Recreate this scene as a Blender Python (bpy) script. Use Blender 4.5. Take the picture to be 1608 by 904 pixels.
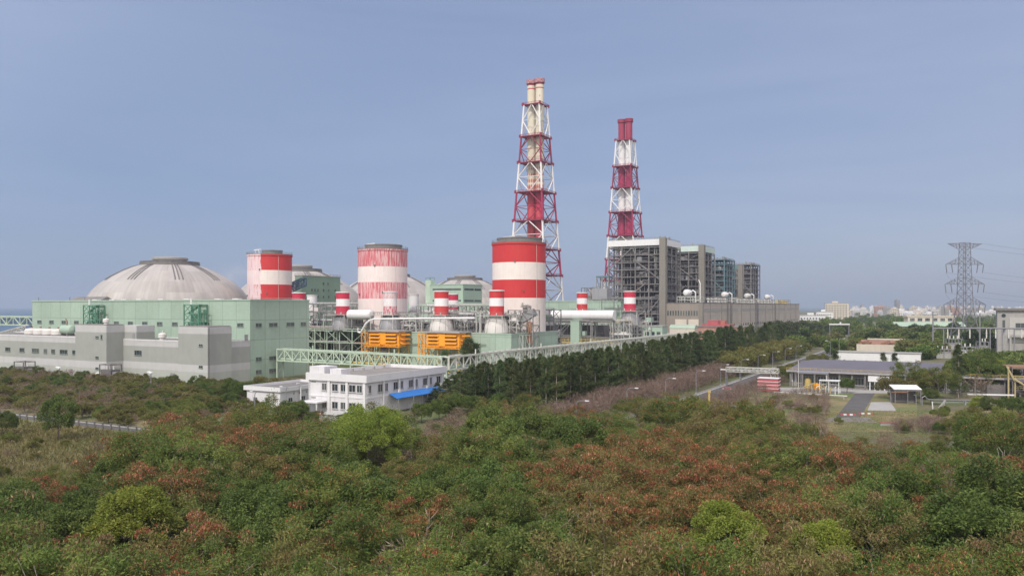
import bpy, math, random
import numpy as np
from mathutils import Vector, Matrix

for _o in list(bpy.data.objects):
    bpy.data.objects.remove(_o)
SC = bpy.context.scene
COL = SC.collection
R = math.radians

# ------------------------------------------------------------------ camera
HAZE = 0.00014
CAMH, FPX, CX, HY = 28.0, 1250.0, 804.0, 481.0
cam = bpy.data.cameras.new("camera")
cam.sensor_width = 36.0
cam.lens = 36.0 * FPX / 1608.0
cam.shift_y = (HY - 452.0) / 1608.0
cam.clip_start = 1.0
cam.clip_end = 60000.0
camo = bpy.data.objects.new("camera", cam)
camo.location = (0, 0, CAMH)
camo.rotation_euler = (R(90), 0, 0)
COL.objects.link(camo)
SC.camera = camo

# ------------------------------------------------------------------ sky, sun, exposure
SUN_EL = 47.0
SKYC = (3.02, 3.86, 6.05)
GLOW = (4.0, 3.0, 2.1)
SUN_AZ = 204.0                       # clockwise from +Y: behind the camera, to its left
world = bpy.data.worlds.new("World")
SC.world = world
world.use_nodes = True
wn = world.node_tree
bg = wn.nodes["Background"]
sky = wn.nodes.new("ShaderNodeTexSky")
sky.sky_type = 'NISHITA'
sky.sun_disc = False
sky.sun_elevation = R(SUN_EL)
sky.sun_rotation = R(SUN_AZ)
sky.altitude = 0
sky.air_density = 1.0
sky.dust_density = 1.0
sky.ozone_density = 1.3
# thin veil of high cloud, and the bright hazy half of the sky round the sun (behind the camera)
def wnode(t, **kw):
    n = wn.nodes.new(t)
    for k, v in kw.items(): setattr(n, k, v)
    return n
tc = wnode("ShaderNodeTexCoord")
mp = wnode("ShaderNodeMapping")
mp.inputs['Scale'].default_value = (1.2, 1.2, 5.5)
mp.inputs['Rotation'].default_value = (0.0, R(4), R(20))
nz = wnode("ShaderNodeTexNoise")
nz.inputs['Scale'].default_value = 2.2
nz.inputs['Detail'].default_value = 7
nz.inputs['Roughness'].default_value = 0.55
nz.inputs['Distortion'].default_value = 0.6
rp = wnode("ShaderNodeMapRange")
for _k, _v in zip(('From Min','From Max','To Min','To Max'), (0.42, 0.85, 0.72, 0.86)): rp.inputs[_k].default_value = _v
mx = wnode("ShaderNodeMixRGB")
mx.inputs['Color2'].default_value = (SKYC[0], SKYC[1], SKYC[2], 1)
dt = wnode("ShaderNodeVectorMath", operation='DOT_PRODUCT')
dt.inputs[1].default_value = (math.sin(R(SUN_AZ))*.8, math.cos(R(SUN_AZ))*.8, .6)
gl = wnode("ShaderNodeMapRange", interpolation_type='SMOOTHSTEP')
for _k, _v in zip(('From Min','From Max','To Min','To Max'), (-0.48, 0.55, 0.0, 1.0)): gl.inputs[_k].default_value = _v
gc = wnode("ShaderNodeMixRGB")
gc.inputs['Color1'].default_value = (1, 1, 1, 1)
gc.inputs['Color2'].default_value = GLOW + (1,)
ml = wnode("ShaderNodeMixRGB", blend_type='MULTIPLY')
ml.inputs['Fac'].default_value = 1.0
wn.links.new(tc.outputs['Generated'], mp.inputs['Vector'])
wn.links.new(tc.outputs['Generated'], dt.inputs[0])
wn.links.new(mp.outputs['Vector'], nz.inputs['Vector'])
wn.links.new(nz.outputs['Fac'], rp.inputs['Value'])
wn.links.new(rp.outputs['Result'], mx.inputs['Fac'])
wn.links.new(sky.outputs['Color'], mx.inputs['Color1'])
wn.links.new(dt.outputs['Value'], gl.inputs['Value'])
nz2 = wnode("ShaderNodeTexNoise")
nz2.inputs['Scale'].default_value = 1.6; nz2.inputs['Detail'].default_value = 6; nz2.inputs['Roughness'].default_value = .6; nz2.inputs['Distortion'].default_value = .8
mp2 = wnode("ShaderNodeMapping"); mp2.inputs['Scale'].default_value = (.8, .8, 4.5); mp2.inputs['Location'].default_value = (7.3, -2.2, 1.9); mp2.inputs['Rotation'].default_value = (R(5), R(-6), 0)
cr = wnode("ShaderNodeValToRGB")
cr.color_ramp.elements[0].position = .36; cr.color_ramp.elements[0].color = (1.085, 1.06, 1.03, 1)
cr.color_ramp.elements[1].position = .66; cr.color_ramp.elements[1].color = (.93, .95, .975, 1)
mc = wnode("ShaderNodeMixRGB", blend_type='MULTIPLY'); mc.inputs['Fac'].default_value = 1.0
wn.links.new(tc.outputs['Generated'], mp2.inputs['Vector']); wn.links.new(mp2.outputs['Vector'], nz2.inputs['Vector'])
wn.links.new(nz2.outputs['Fac'], cr.inputs['Fac'])
wn.links.new(mx.outputs['Color'], mc.inputs['Color1']); wn.links.new(cr.outputs['Color'], mc.inputs['Color2'])
sx = wnode("ShaderNodeSeparateXYZ"); wn.links.new(tc.outputs['Generated'], sx.inputs[0])
dr = wnode("ShaderNodeMapRange")
for _k, _v in zip(('From Min','From Max','To Min','To Max'), (-.6, .6, 0, 1)): dr.inputs[_k].default_value = _v
wn.links.new(sx.outputs[0], dr.inputs['Value'])
dc = wnode("ShaderNodeMixRGB"); dc.inputs['Color1'].default_value = (.80, .86, .91, 1); dc.inputs['Color2'].default_value = (1.09, 1.03, .99, 1)
wn.links.new(dr.outputs['Result'], dc.inputs['Fac'])
md = wnode("ShaderNodeMixRGB", blend_type='MULTIPLY'); md.inputs['Fac'].default_value = 1.0
wn.links.new(mc.outputs['Color'], md.inputs['Color1']); wn.links.new(dc.outputs['Color'], md.inputs['Color2'])
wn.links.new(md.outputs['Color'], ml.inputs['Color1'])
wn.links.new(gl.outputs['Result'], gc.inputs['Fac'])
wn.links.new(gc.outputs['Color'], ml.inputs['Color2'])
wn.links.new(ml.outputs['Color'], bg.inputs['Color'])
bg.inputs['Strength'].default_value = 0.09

sl = bpy.data.lights.new("sun", 'SUN')
sl.energy = 2.3
sl.angle = R(1.2)
sl.color = (1.0, 0.95, 0.87)
so = bpy.data.objects.new("sun", sl)
_to = Vector((math.sin(R(SUN_AZ)) * math.cos(R(SUN_EL)), math.cos(R(SUN_AZ)) * math.cos(R(SUN_EL)), math.sin(R(SUN_EL))))
so.rotation_euler = _to.to_track_quat('Z', 'Y').to_euler()
so.location = (-200, -300, 500)
COL.objects.link(so)

SC.view_settings.view_transform = 'Standard'
SC.view_settings.look = 'None'
SC.view_settings.exposure = 0.25
SC.view_settings.gamma = 1.0
SC.view_settings.use_curve_mapping = False
SC.cycles.volume_bounces = 1
SC.cycles.max_bounces = 6
SC.cycles.transparent_max_bounces = 8

# ------------------------------------------------------------------ places
# the plant stands on a grid turned 29 degrees; UX runs to the right and towards us, VY away from us
ANG = R(-29.0)
UX = Vector((math.cos(R(29)), -math.sin(R(29)), 0))
VY = Vector((math.sin(R(29)), math.cos(R(29)), 0))
def at(px, D, z=0.0):
    return Vector(((px - CX) / FPX * D, D, z))
def zat(py, D):
    return CAMH + (HY - py) / FPX * D
def ground(px, py, z=0.0):
    return at(px, FPX * (CAMH - z) / (py - HY), z)
def grid(x, y, z=0.0):
    return UX * x + VY * y + Vector((0, 0, z))
def togrid(p):
    return Vector((p.dot(UX), p.dot(VY), p.z))
def pix(p):
    return CX + p.x / p.y * FPX, HY + (CAMH - p.z) / p.y * FPX

# ------------------------------------------------------------------ mesh collector
class MB:
    def __init__(s):
        s.v = []; s.f = []
    def box(s, x0, x1, y0, y1, z0, z1):
        n = len(s.v)
        s.v += [(x0,y0,z0),(x1,y0,z0),(x1,y1,z0),(x0,y1,z0),(x0,y0,z1),(x1,y0,z1),(x1,y1,z1),(x0,y1,z1)]
        s.f += [(n,n+3,n+2,n+1),(n+4,n+5,n+6,n+7),(n,n+1,n+5,n+4),(n+1,n+2,n+6,n+5),(n+2,n+3,n+7,n+6),(n+3,n,n+4,n+7)]
        return s
    def bar(s, p, q, w, h=None):
        p = Vector(p); q = Vector(q); h = h or w
        d = q - p
        if d.length < 1e-6: return s
        d.normalize()
        up = Vector((0,0,1)) if abs(d.z) < 0.95 else Vector((0,1,0))
        a = d.cross(up).normalized(); b = a.cross(d).normalized()
        n = len(s.v)
        for e in (p, q):
            for i, j in ((-1,-1),(1,-1),(1,1),(-1,1)):
                s.v.append(tuple(e + a*(i*w/2) + b*(j*h/2)))
        s.f += [(n,n+1,n+2,n+3),(n+7,n+6,n+5,n+4),(n,n+4,n+5,n+1),(n+1,n+5,n+6,n+2),(n+2,n+6,n+7,n+3),(n+3,n+7,n+4,n)]
        return s
    def tube(s, pts, r, n=8, r1=None):
        pts = [Vector(p) for p in pts]
        m = len(pts); base = len(s.v)
        for i, p in enumerate(pts):
            if i == 0: d = pts[1]-p
            elif i == m-1: d = p-pts[i-1]
            else: d = (pts[i+1]-p).normalized() + (p-pts[i-1]).normalized()
            d.normalize()
            up = Vector((0,0,1)) if abs(d.z) < 0.9 else Vector((0,1,0.01)).normalized()
            a = d.cross(up).normalized(); b = a.cross(d).normalized()
            rr = r if r1 is None else r + (r1-r)*i/(m-1)
            for k in range(n):
                t = 2*math.pi*k/n
                s.v.append(tuple(p + a*(rr*math.cos(t)) + b*(rr*math.sin(t))))
        for i in range(m-1):
            for k in range(n):
                k2 = (k+1) % n
                s.f.append((base+i*n+k, base+i*n+k2, base+(i+1)*n+k2, base+(i+1)*n+k))
        s.f.append(tuple(base+k for k in range(n))[::-1])
        s.f.append(tuple(base+(m-1)*n+k for k in range(n)))
        return s
    def lathe(s, prof, n=48, cx=0, cy=0, cap=True):
        base = len(s.v)
        for r, z in prof:
            for k in range(n):
                t = 2*math.pi*k/n
                s.v.append((cx + r*math.cos(t), cy + r*math.sin(t), z))
        for i in range(len(prof)-1):
            for k in range(n):
                k2 = (k+1) % n
                s.f.append((base+i*n+k, base+i*n+k2, base+(i+1)*n+k2, base+(i+1)*n+k))
        if cap:
            s.f.append(tuple(base+k for k in range(n))[::-1])
            s.f.append(tuple(base+(len(prof)-1)*n+k for k in range(n)))
        return s
    def cyl(s, x, y, z0, z1, r, r1=None, n=32):
        return s.lathe([(r, z0), (r if r1 is None else r1, z1)], n, x, y)
    def prism(s, poly, z0, z1):
        n = len(s.v); m = len(poly)
        s.v += [(x,y,z0) for x,y in poly] + [(x,y,z1) for x,y in poly]
        s.f.append(tuple(range(n, n+m))[::-1]); s.f.append(tuple(range(n+m, n+2*m)))
        for i in range(m):
            j = (i+1) % m
            s.f.append((n+i, n+j, n+m+j, n+m+i))
        return s
    def quad(s, a, b, c, d):
        n = len(s.v); s.v += [tuple(a),tuple(b),tuple(c),tuple(d)]; s.f.append((n,n+1,n+2,n+3)); return s
    def profx(s, prof, x0, x1):
        """closed outline in (y,z) swept along x"""
        n = len(s.v); m = len(prof)
        s.v += [(x0,y,z) for y,z in prof] + [(x1,y,z) for y,z in prof]
        s.f.append(tuple(range(n, n+m))); s.f.append(tuple(range(n+m, n+2*m))[::-1])
        for i in range(m):
            j = (i+1) % m
            s.f.append((n+i, n+m+i, n+m+j, n+j))
        return s
    def frame(s, xs, ys, zs, w, wb=None, diag=0, seed=0, cols=True):
        """open steel frame: columns, beams, and some diagonal bracing"""
        rg = random.Random(seed); wb = wb or w*0.8
        if cols:
            for x in xs:
                for y in ys: s.box(x-w/2, x+w/2, y-w/2, y+w/2, zs[0], zs[-1])
        for z in zs[1:]:
            for y in ys: s.box(xs[0], xs[-1], y-wb/2, y+wb/2, z-wb*1.2, z-0.01)
            for x in xs: s.box(x-wb*0.48, x+wb*0.48, ys[0], ys[-1], z-wb*1.1, z-0.02)
        for i in range(len(zs)-1):
            for y in ys:
                for k in range(len(xs)-1):
                    if rg.random() < diag:
                        a, b = (xs[k], xs[k+1]) if rg.random() < .5 else (xs[k+1], xs[k])
                        s.bar((a,y,zs[i]), (b,y,zs[i+1]-wb*.5), wb*.7)
            for x in xs:
                for k in range(len(ys)-1):
                    if rg.random() < diag:
                        a, b = (ys[k], ys[k+1]) if rg.random() < .5 else (ys[k+1], ys[k])
                        s.bar((x,a,zs[i]), (x,b,zs[i+1]-wb*.5), wb*.7)
        return s
    def truss(s, p, q, w, h, nb, bw, side=True):
        """box truss between two end points (bottom centre line)"""
        p = Vector(p); q = Vector(q); d = (q-p)
        a = Vector((d.y, -d.x, 0)).normalized() * (w/2); up = Vector((0,0,h))
        for sgn in (-1, 1):
            o = a*sgn
            s.bar(p+o, q+o, bw*1.3); s.bar(p+o+up, q+o+up, bw*1.3)
            for i in range(nb+1):
                c = p + d*(i/nb) + o
                s.bar(c, c+up, bw*.9)
                if i < nb:
                    e = p + d*((i+1)/nb) + o
                    if i % 2 == 0 or not side: s.bar(c, e+up, bw*.8)
                    else: s.bar(c+up, e, bw*.8)
        for i in range(nb+1):
            c = p + d*(i/nb)
            s.bar(c-a, c+a, bw*.8); s.bar(c-a+up, c+a+up, bw*.8)
            if i < nb:
                e = p + d*((i+1)/nb)
                s.bar(c-a+up, e+a+up, bw*.5)
        return s
    def rail(s, pts, h=1.1, w=0.07, step=2.0):
        for a, b in zip(pts[:-1], pts[1:]):
            a = Vector(a); b = Vector(b); L = (b-a).length; k = max(1, int(L/step))
            for hh in (h, h*.55): s.bar(a+Vector((0,0,hh)), b+Vector((0,0,hh)), w)
            for i in range(k+1):
                c = a + (b-a)*(i/k); s.bar(c, c+Vector((0,0,h)), w)
        return s
    def mesh(s, name, smooth=False):
        me = bpy.data.meshes.new(name)
        me.from_pydata(s.v, [], s.f)
        if smooth:
            me.polygons.foreach_set('use_smooth', [True]*len(me.polygons))
            me.set_sharp_from_angle(angle=R(35))
        me.update()
        return me

# ------------------------------------------------------------------ objects
def tag(o, label=None, cat=None, group=None, kind=None):
    if label: o['label'] = label
    if cat: o['category'] = cat
    if group: o['group'] = group
    if kind: o['kind'] = kind
    return o
def thing(name, label, cat, loc=(0,0,0), rz=0.0, group=None):
    o = bpy.data.objects.new(name, None)
    o.empty_display_size = 1
    COL.objects.link(o); o.location = loc; o.rotation_euler = (0,0,rz)
    return tag(o, label, cat, group)
def part(name, mb, m, parent=None, loc=None, rz=None, smooth=False, label=None):
    me = mb if isinstance(mb, bpy.types.Mesh) else mb.mesh(name, smooth)
    if m is not None and not me.materials: me.materials.append(m)
    o = bpy.data.objects.new(name, me)
    COL.objects.link(o)
    if parent: o.parent = parent
    if loc is not None: o.location = loc
    if rz is not None: o.rotation_euler = (0,0,rz)
    if label: o['label'] = label
    return o
def struct(name, mb, m):
    o = part(name, mb, m); o['kind'] = 'structure'; return o
def dup(root, loc, rz=None, sc=None, label=None, group=None):
    def cp(o, par):
        c = o.copy(); COL.objects.link(c)
        if par: c.parent = par
        for ch in o.children: cp(ch, c)
        return c
    r = cp(root, None)
    r.location = loc
    if rz is not None: r.rotation_euler = (0,0,rz)
    if sc is not None: r.scale = sc if hasattr(sc, '__len__') else (sc,sc,sc)
    if label: r['label'] = label
    if group: r['group'] = group
    return r

# ------------------------------------------------------------------ materials
def lin(r, g, b):
    def f(c):
        c /= 255.0
        return c/12.92 if c <= .04045 else ((c+.055)/1.055)**2.4
    return (f(r), f(g), f(b), 1)
def mul(c, k): return (min(c[0]*k,1), min(c[1]*k,1), min(c[2]*k,1), 1)
def newmat(name):
    m = bpy.data.materials.new(name); m.use_nodes = True
    nt = m.node_tree
    return m, nt, nt.nodes["Principled BSDF"]
def N(nt, t, **kw):
    n = nt.nodes.new(t)
    for k, v in kw.items():
        if hasattr(n, k): setattr(n, k, v)
        else: n.inputs[k].default_value = v
    return n
def noise(nt, scale, detail=4, stretch=(1,1,1), rough=.6, coord='Object'):
    t = N(nt, "ShaderNodeTexCoord"); mp = N(nt, "ShaderNodeMapping"); mp.inputs['Scale'].default_value = stretch
    n = N(nt, "ShaderNodeTexNoise"); n.inputs['Scale'].default_value = scale; n.inputs['Detail'].default_value = detail
    n.inputs['Roughness'].default_value = rough
    nt.links.new(t.outputs[coord], mp.inputs['Vector']); nt.links.new(mp.outputs['Vector'], n.inputs['Vector'])
    return n.outputs['Fac']
def maprange(nt, v, a, b, c=0, d=1):
    n = N(nt, "ShaderNodeMapRange")
    for k, x in zip(('From Min','From Max','To Min','To Max'), (a,b,c,d)): n.inputs[k].default_value = x
    nt.links.new(v, n.inputs['Value']); return n.outputs['Result']
def mix(nt, f, a, b, mode='MIX'):
    n = N(nt, "ShaderNodeMixRGB", blend_type=mode)
    for s, x in zip(('Fac','Color1','Color2'), (f,a,b)):
        if hasattr(x, 'is_linked'): nt.links.new(x, n.inputs[s])
        else: n.inputs[s].default_value = x
    return n.outputs['Color']
def objz(nt):
    t = N(nt, "ShaderNodeTexCoord"); sp = N(nt, "ShaderNodeSeparateXYZ")
    nt.links.new(t.outputs['Object'], sp.inputs[0]); return sp
def paint(name, col, rough=.7, var=.10, scale=.15, streak=.12, dirt=None, metal=0.0, panel=None):
    """painted or weathered surface: broad blotches, fine grain, vertical rain streaks"""
    m, nt, b = newmat(name)
    c = mix(nt, maprange(nt, noise(nt, scale, 5), .3, .7), mul(col, 1-var), mul(col, 1+var*.6))
    if streak:
        dc = dirt or mul(col, .55)
        st = maprange(nt, noise(nt, 1.0, 4, (.9,.9,.045), .7), .52, .80, 0, streak*2.2)
        c = mix(nt, st, c, dc)
    g = maprange(nt, noise(nt, scale*14, 3), .35, .65, 1-var*.5, 1+var*.3)
    c = mix(nt, 1.0, c, g, 'MULTIPLY')
    if panel:
        t = N(nt, "ShaderNodeTexCoord"); mp = N(nt, "ShaderNodeMapping"); mp.inputs['Rotation'].default_value = (R(90),0,0)
        br = N(nt, "ShaderNodeTexBrick"); br.offset = 0.0
        br.inputs['Scale'].default_value = 1.0; br.inputs['Brick Width'].default_value = panel[0]; br.inputs['Row Height'].default_value = panel[1]
        br.inputs['Mortar Size'].default_value = panel[2]; br.inputs['Color1'].default_value = (1,1,1,1); br.inputs['Color2'].default_value = (.90,.90,.90,1); br.inputs['Mortar'].default_value = (.72,.72,.72,1)
        nt.links.new(t.outputs['Object'], mp.inputs[0])
        # use x+y so both faces carry joints
        sp = N(nt, "ShaderNodeSeparateXYZ"); nt.links.new(t.outputs['Object'], sp.inputs[0])
        ad = N(nt, "ShaderNodeMath", operation='ADD'); nt.links.new(sp.outputs[0], ad.inputs[0]); nt.links.new(sp.outputs[1], ad.inputs[1])
        cb = N(nt, "ShaderNodeCombineXYZ"); nt.links.new(ad.outputs[0], cb.inputs[0]); nt.links.new(sp.outputs[2], cb.inputs[1])
        nt.links.new(cb.outputs[0], br.inputs['Vector'])
        c = mix(nt, 1.0, c, br.outputs['Color'], 'MULTIPLY')
    nt.links.new(c, b.inputs['Base Color'])
    b.inputs['Roughness'].default_value = rough; b.inputs['Metallic'].default_value = metal
    return m
def banded(name, bands, rough=.7, var=.06, worn=0.0, worncol=None, wornscale=(1.2,1.2,.12), side=None, streak=.08, wornmin=-1e9, pinch=.45):
    """paint in level bands: bands = [(z from, colour), ...] rising; optional flaking where older paint shows"""
    m, nt, b = newmat(name)
    sp = objz(nt); c = None
    for z, col in bands:
        if c is None: c = mix(nt, 0.0, col, col); continue
        gt = N(nt, "ShaderNodeMath", operation='GREATER_THAN'); nt.links.new(sp.outputs[2], gt.inputs[0]); gt.inputs[1].default_value = z
        c = mix(nt, gt.outputs[0], c, col)
    if worn:
        n1 = noise(nt, 1.0, 6, wornscale, .75)
        w = maprange(nt, n1, pinch, pinch+.12, 0, worn)
        if side is not None:
            sx = N(nt, "ShaderNodeMath", operation='LESS_THAN')
            dp = N(nt, "ShaderNodeVectorMath", operation='DOT_PRODUCT'); t = N(nt, "ShaderNodeTexCoord")
            nt.links.new(t.outputs['Object'], dp.inputs[0]); dp.inputs[1].default_value = side[0]
            ns = noise(nt, 1.0, 4, (.8,.8,.2), .7)
            ad = N(nt, "ShaderNodeMath", operation='MULTIPLY_ADD'); nt.links.new(ns, ad.inputs[0]); ad.inputs[1].default_value = side[2]; nt.links.new(dp.outputs['Value'], ad.inputs[2])
            nt.links.new(ad.outputs[0], sx.inputs[0]); sx.inputs[1].default_value = side[1]
            mm = N(nt, "ShaderNodeMath", operation='MULTIPLY'); nt.links.new(sx.outputs[0], mm.inputs[0]); nt.links.new(w, mm.inputs[1]); w = mm.outputs[0]
        c = mix(nt, w, c, worncol or (.7,.62,.6,1))
    st = maprange(nt, noise(nt, 1.0, 4, (.9,.9,.05), .7), .5, .8, 0, streak*2)
    c = mix(nt, st, c, (.22,.19,.17,1))
    g = maprange(nt, noise(nt, .25, 5), .3, .7, 1-var, 1+var*.5)
    c = mix(nt, 1.0, c, g, 'MULTIPLY')
    nt.links.new(c, b.inputs['Base Color']); b.inputs['Roughness'].default_value = rough
    return m
def glassy(name, col=(.03,.04,.045,1)):
    m, nt, b = newmat(name)
    c = mix(nt, maprange(nt, noise(nt, .6, 2), .4, .6), mul(col,.7), mul(col,1.4))
    oi = N(nt, "ShaderNodeObjectInfo")
    c = mix(nt, maprange(nt, oi.outputs['Random'], .35, 1.0, 0, .75), c, (.16,.17,.165,1))      # blinds drawn here and there
    nt.links.new(c, b.inputs['Base Color']); b.inputs['Roughness'].default_value = .12
    return m
def foliage(name, cols, trans=.25, rnd=.18):
    """leaf colours picked per leaf (attribute tint) and varied per tree"""
    m, nt, b = newmat(name)
    a = N(nt, "ShaderNodeAttribute"); a.attribute_name = 'tint'
    cr = N(nt, "ShaderNodeValToRGB"); e = cr.color_ramp.elements
    while len(e) > 1: e.remove(e[-1])
    for i, (p, c) in enumerate(cols):
        if i == 0: e[0].position = p; e[0].color = c
        else:
            x = e.new(p); x.color = c
    nt.links.new(a.outputs['Fac'], cr.inputs['Fac'])
    oi = N(nt, "ShaderNodeObjectInfo")
    hs = N(nt, "ShaderNodeHueSaturation")
    nt.links.new(maprange(nt, oi.outputs['Random'], 0, 1, .5-rnd*.09, .5+rnd*.07), hs.inputs['Hue'])
    m2 = N(nt, "ShaderNodeMath", operation='MULTIPLY'); nt.links.new(oi.outputs['Random'], m2.inputs[0]); m2.inputs[1].default_value = 7.31
    fr = N(nt, "ShaderNodeMath", operation='FRACT'); nt.links.new(m2.outputs[0], fr.inputs[0])
    nt.links.new(maprange(nt, fr.outputs[0], 0, 1, 1-rnd, 1+rnd), hs.inputs['Value'])
    nt.links.new(cr.outputs['Color'], hs.inputs['Color'])
    nt.links.new(hs.outputs['Color'], b.inputs['Base Color'])
    b.inputs['Roughness'].default_value = .6; b.inputs['Specular IOR Level'].default_value = .25
    if trans:
        tr = N(nt, "ShaderNodeBsdfTranslucent"); ms = N(nt, "ShaderNodeMixShader"); ms.inputs[0].default_value = trans
        nt.links.new(hs.outputs['Color'], tr.inputs['Color'])
        out = nt.nodes["Material Output"]
        nt.links.new(b.outputs[0], ms.inputs[1]); nt.links.new(tr.outputs[0], ms.inputs[2]); nt.links.new(ms.outputs[0], out.inputs[0])
    return m

RED = (.56,.028,.03,1); DRED = (.26,.013,.05,1); CRIM = (.55,.02,.06,1); WHT = (.74,.71,.67,1); CREAM = (.62,.56,.40,1)
MT = dict(
    mint = paint('mint_cladding', (.36,.47,.375,1), .6, .09, .05, .16, panel=(7.5,7.6,.16)),
    mint2 = paint('mint_wall', (.35,.46,.365,1), .65, .07, .08, .12),
    townwhite = paint('town_plaster', (.52,.50,.49,1), .8, .15, .1, .2),
    paleyellow = paint('faded_yellow', (.44,.37,.19,1), .6, .15, .4, .25),
    creamsteel = paint('cream_steel', (.62,.63,.55,1), .6, .12, .5, .2),
    green = paint('sage_wall', (.21,.31,.23,1), .7, .08, .1, .12),
    mint_dark = paint('weathered_mint', (.30,.39,.32,1), .7, .12, .2, .2),
    mint_steel = paint('mint_steel', (.46,.56,.44,1), .6, .12, .5, .2),
    green_steel = paint('green_steel', (.10,.26,.17,1), .6, .12, .5, .15),
    teal_steel = paint('teal_steel', (.13,.22,.25,1), .6, .2, .4, .2),
    grey_steel = paint('grey_steel', (.26,.26,.245,1), .6, .2, .5, .25),
    pale_steel = paint('pale_steel', (.50,.50,.46,1), .55, .2, .5, .25),
    frame_steel = paint('weathered_frame_steel', (.20,.19,.185,1), .7, .3, .3, .35, dirt=(.12,.07,.05,1)),
    cladlight = paint('pale_ribbed_cladding', (.50,.445,.38,1), .8, .08, .1, .2, panel=(6,7,.1)),
    dark_steel = paint('dark_steel', (.16,.15,.15,1), .6, .25, .4, .25),
    galv = paint('galvanised_steel', (.26,.26,.28,1), .5, .12, 1.0, .1, metal=.3),
    pylon = paint('pylon_steel', (.22,.22,.25,1), .5, .12, 1.0, .1, metal=.2),
    white = paint('white_paint', (.72,.72,.72,1), .6, .06, .3, .12),
    whitew = paint('white_wall', (.70,.69,.70,1), .75, .07, .25, .22, dirt=(.28,.27,.25,1)),
    cream = paint('cream_wall', (.60,.54,.45,1), .75, .08, .2, .2),
    beige = paint('beige_concrete', (.22,.205,.175,1), .85, .10, .08, .22),
    beige2 = paint('warm_concrete', (.29,.255,.215,1), .85, .10, .06, .22, panel=(9,10.5,.12)),
    conc = paint('concrete', (.36,.35,.33,1), .9, .12, .3, .22),
    dconc = paint('dark_concrete', (.20,.19,.18,1), .9, .15, .3, .2),
    roof = paint('roof_felt', (.25,.23,.21,1), .9, .16, .25, 0),
    rooff = paint('grey_roof_sheet', (.135,.125,.15,1), .7, .10, .12, .12),
    orange = paint('orange_paint', (.85,.36,.02,1), .6, .07, .4, .12, dirt=(.35,.12,.02,1)),
    yellow = paint('yellow_paint', (.52,.39,.12,1), .6, .15, .4, .25),
    red = paint('red_paint', RED, .6, .08, .3, .1),
    pink = paint('faded_red_paint', (.42,.10,.11,1), .7, .12, .5, .15),
    terra = paint('terracotta_wall', (.42,.24,.19,1), .8, .1, .2, .2),
    dred = paint('dark_red_paint', DRED, .6, .1, .3, .1),
    whs = paint('white_steel', (.74,.74,.73,1), .5, .05, .3, .08),
    drum = paint('pale_insulation', (.66,.64,.60,1), .6, .08, .25, .2),
    insul = paint('grey_cladding', (.33,.33,.34,1), .55, .12, .2, .2, metal=.3),
    boiler = paint('boiler_lagging', (.13,.12,.125,1), .8, .35, .25, .35),
    rust = paint('rusty_steel', (.28,.15,.09,1), .8, .3, .4, .3),
    blue = paint('blue_sheet', (.03,.18,.55,1), .5, .08, .4, .08),
    bluedk = paint('dark_blue_steel', (.10,.16,.26,1), .6, .1, .3, .1),
    glass = glassy('window_glass'),
    glass2 = glassy('dusty_glass', (.07,.085,.08,1)),
    frame = paint('window_frame', (.20,.24,.21,1), .6, .1, .6, .05),
    framew = paint('pale_window_frame', (.45,.45,.45,1), .6, .1, .6, .05),
    asphalt = paint('asphalt', (.10,.098,.095,1), .95, .18, .2, 0),
    kerb = paint('kerb_concrete', (.45,.44,.41,1), .9, .12, .4, 0),
    bark = paint('bark', (.15,.12,.095,1), .95, .25, 2.0, 0),
    palebark = paint('pale_bark', (.33,.29,.25,1), .95, .2, 2.0, 0),
    solar = paint('solar_glass', (.03,.04,.10,1), .2, .1, .5, 0),
)
# ================================================================== SETTING: ground, sea, roads
def ground_mat():
    m, nt, b = newmat('ground')
    n1 = maprange(nt, noise(nt, .012, 6), .38, .62)
    n2 = maprange(nt, noise(nt, .35, 6), .35, .65)
    c = mix(nt, n1, (.085,.085,.038,1), (.15,.125,.07,1))
    c = mix(nt, maprange(nt, noise(nt, .06, 5), .45, .6), c, (.10,.125,.04,1))
    c = mix(nt, 1.0, c, maprange(nt, noise(nt, .9, 6), .3, .7, .6, 1.35), 'MULTIPLY')
    nt.links.new(c, b.inputs['Base Color']); b.inputs['Roughness'].default_value = .95
    return m
def drygrass_mat():
    m, nt, b = newmat('dry_grass')
    c = mix(nt, maprange(nt, noise(nt, .12, 6), .38, .62), (.13,.13,.045,1), (.24,.19,.095,1))
    c = mix(nt, maprange(nt, noise(nt, .05, 4), .5, .62), c, (.10,.15,.04,1))
    c = mix(nt, 1.0, c, maprange(nt, noise(nt, 1.6, 6, (1,1,1), .8), .3, .7, .55, 1.4), 'MULTIPLY')
    nt.links.new(c, b.inputs['Base Color']); b.inputs['Roughness'].default_value = .95
    return m
def sea_mat():
    m, nt, b = newmat('sea_water')
    c = mix(nt, maprange(nt, noise(nt, .002, 4, (1,4,1)), .35, .65), (.02,.07,.11,1), (.03,.095,.14,1))
    nt.links.new(c, b.inputs['Base Color']); b.inputs['Roughness'].default_value = .35
    bp = N(nt, "ShaderNodeBump"); bp.inputs['Strength'].default_value = .35; bp.inputs['Distance'].default_value = 1.0
    nt.links.new(noise(nt, .08, 6, (1,2,1)), bp.inputs['Height']); nt.links.new(bp.outputs[0], b.inputs['Normal'])
    return m
MT['ground'] = ground_mat(); MT['drygrass'] = drygrass_mat(); MT['sea'] = sea_mat()

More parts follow.
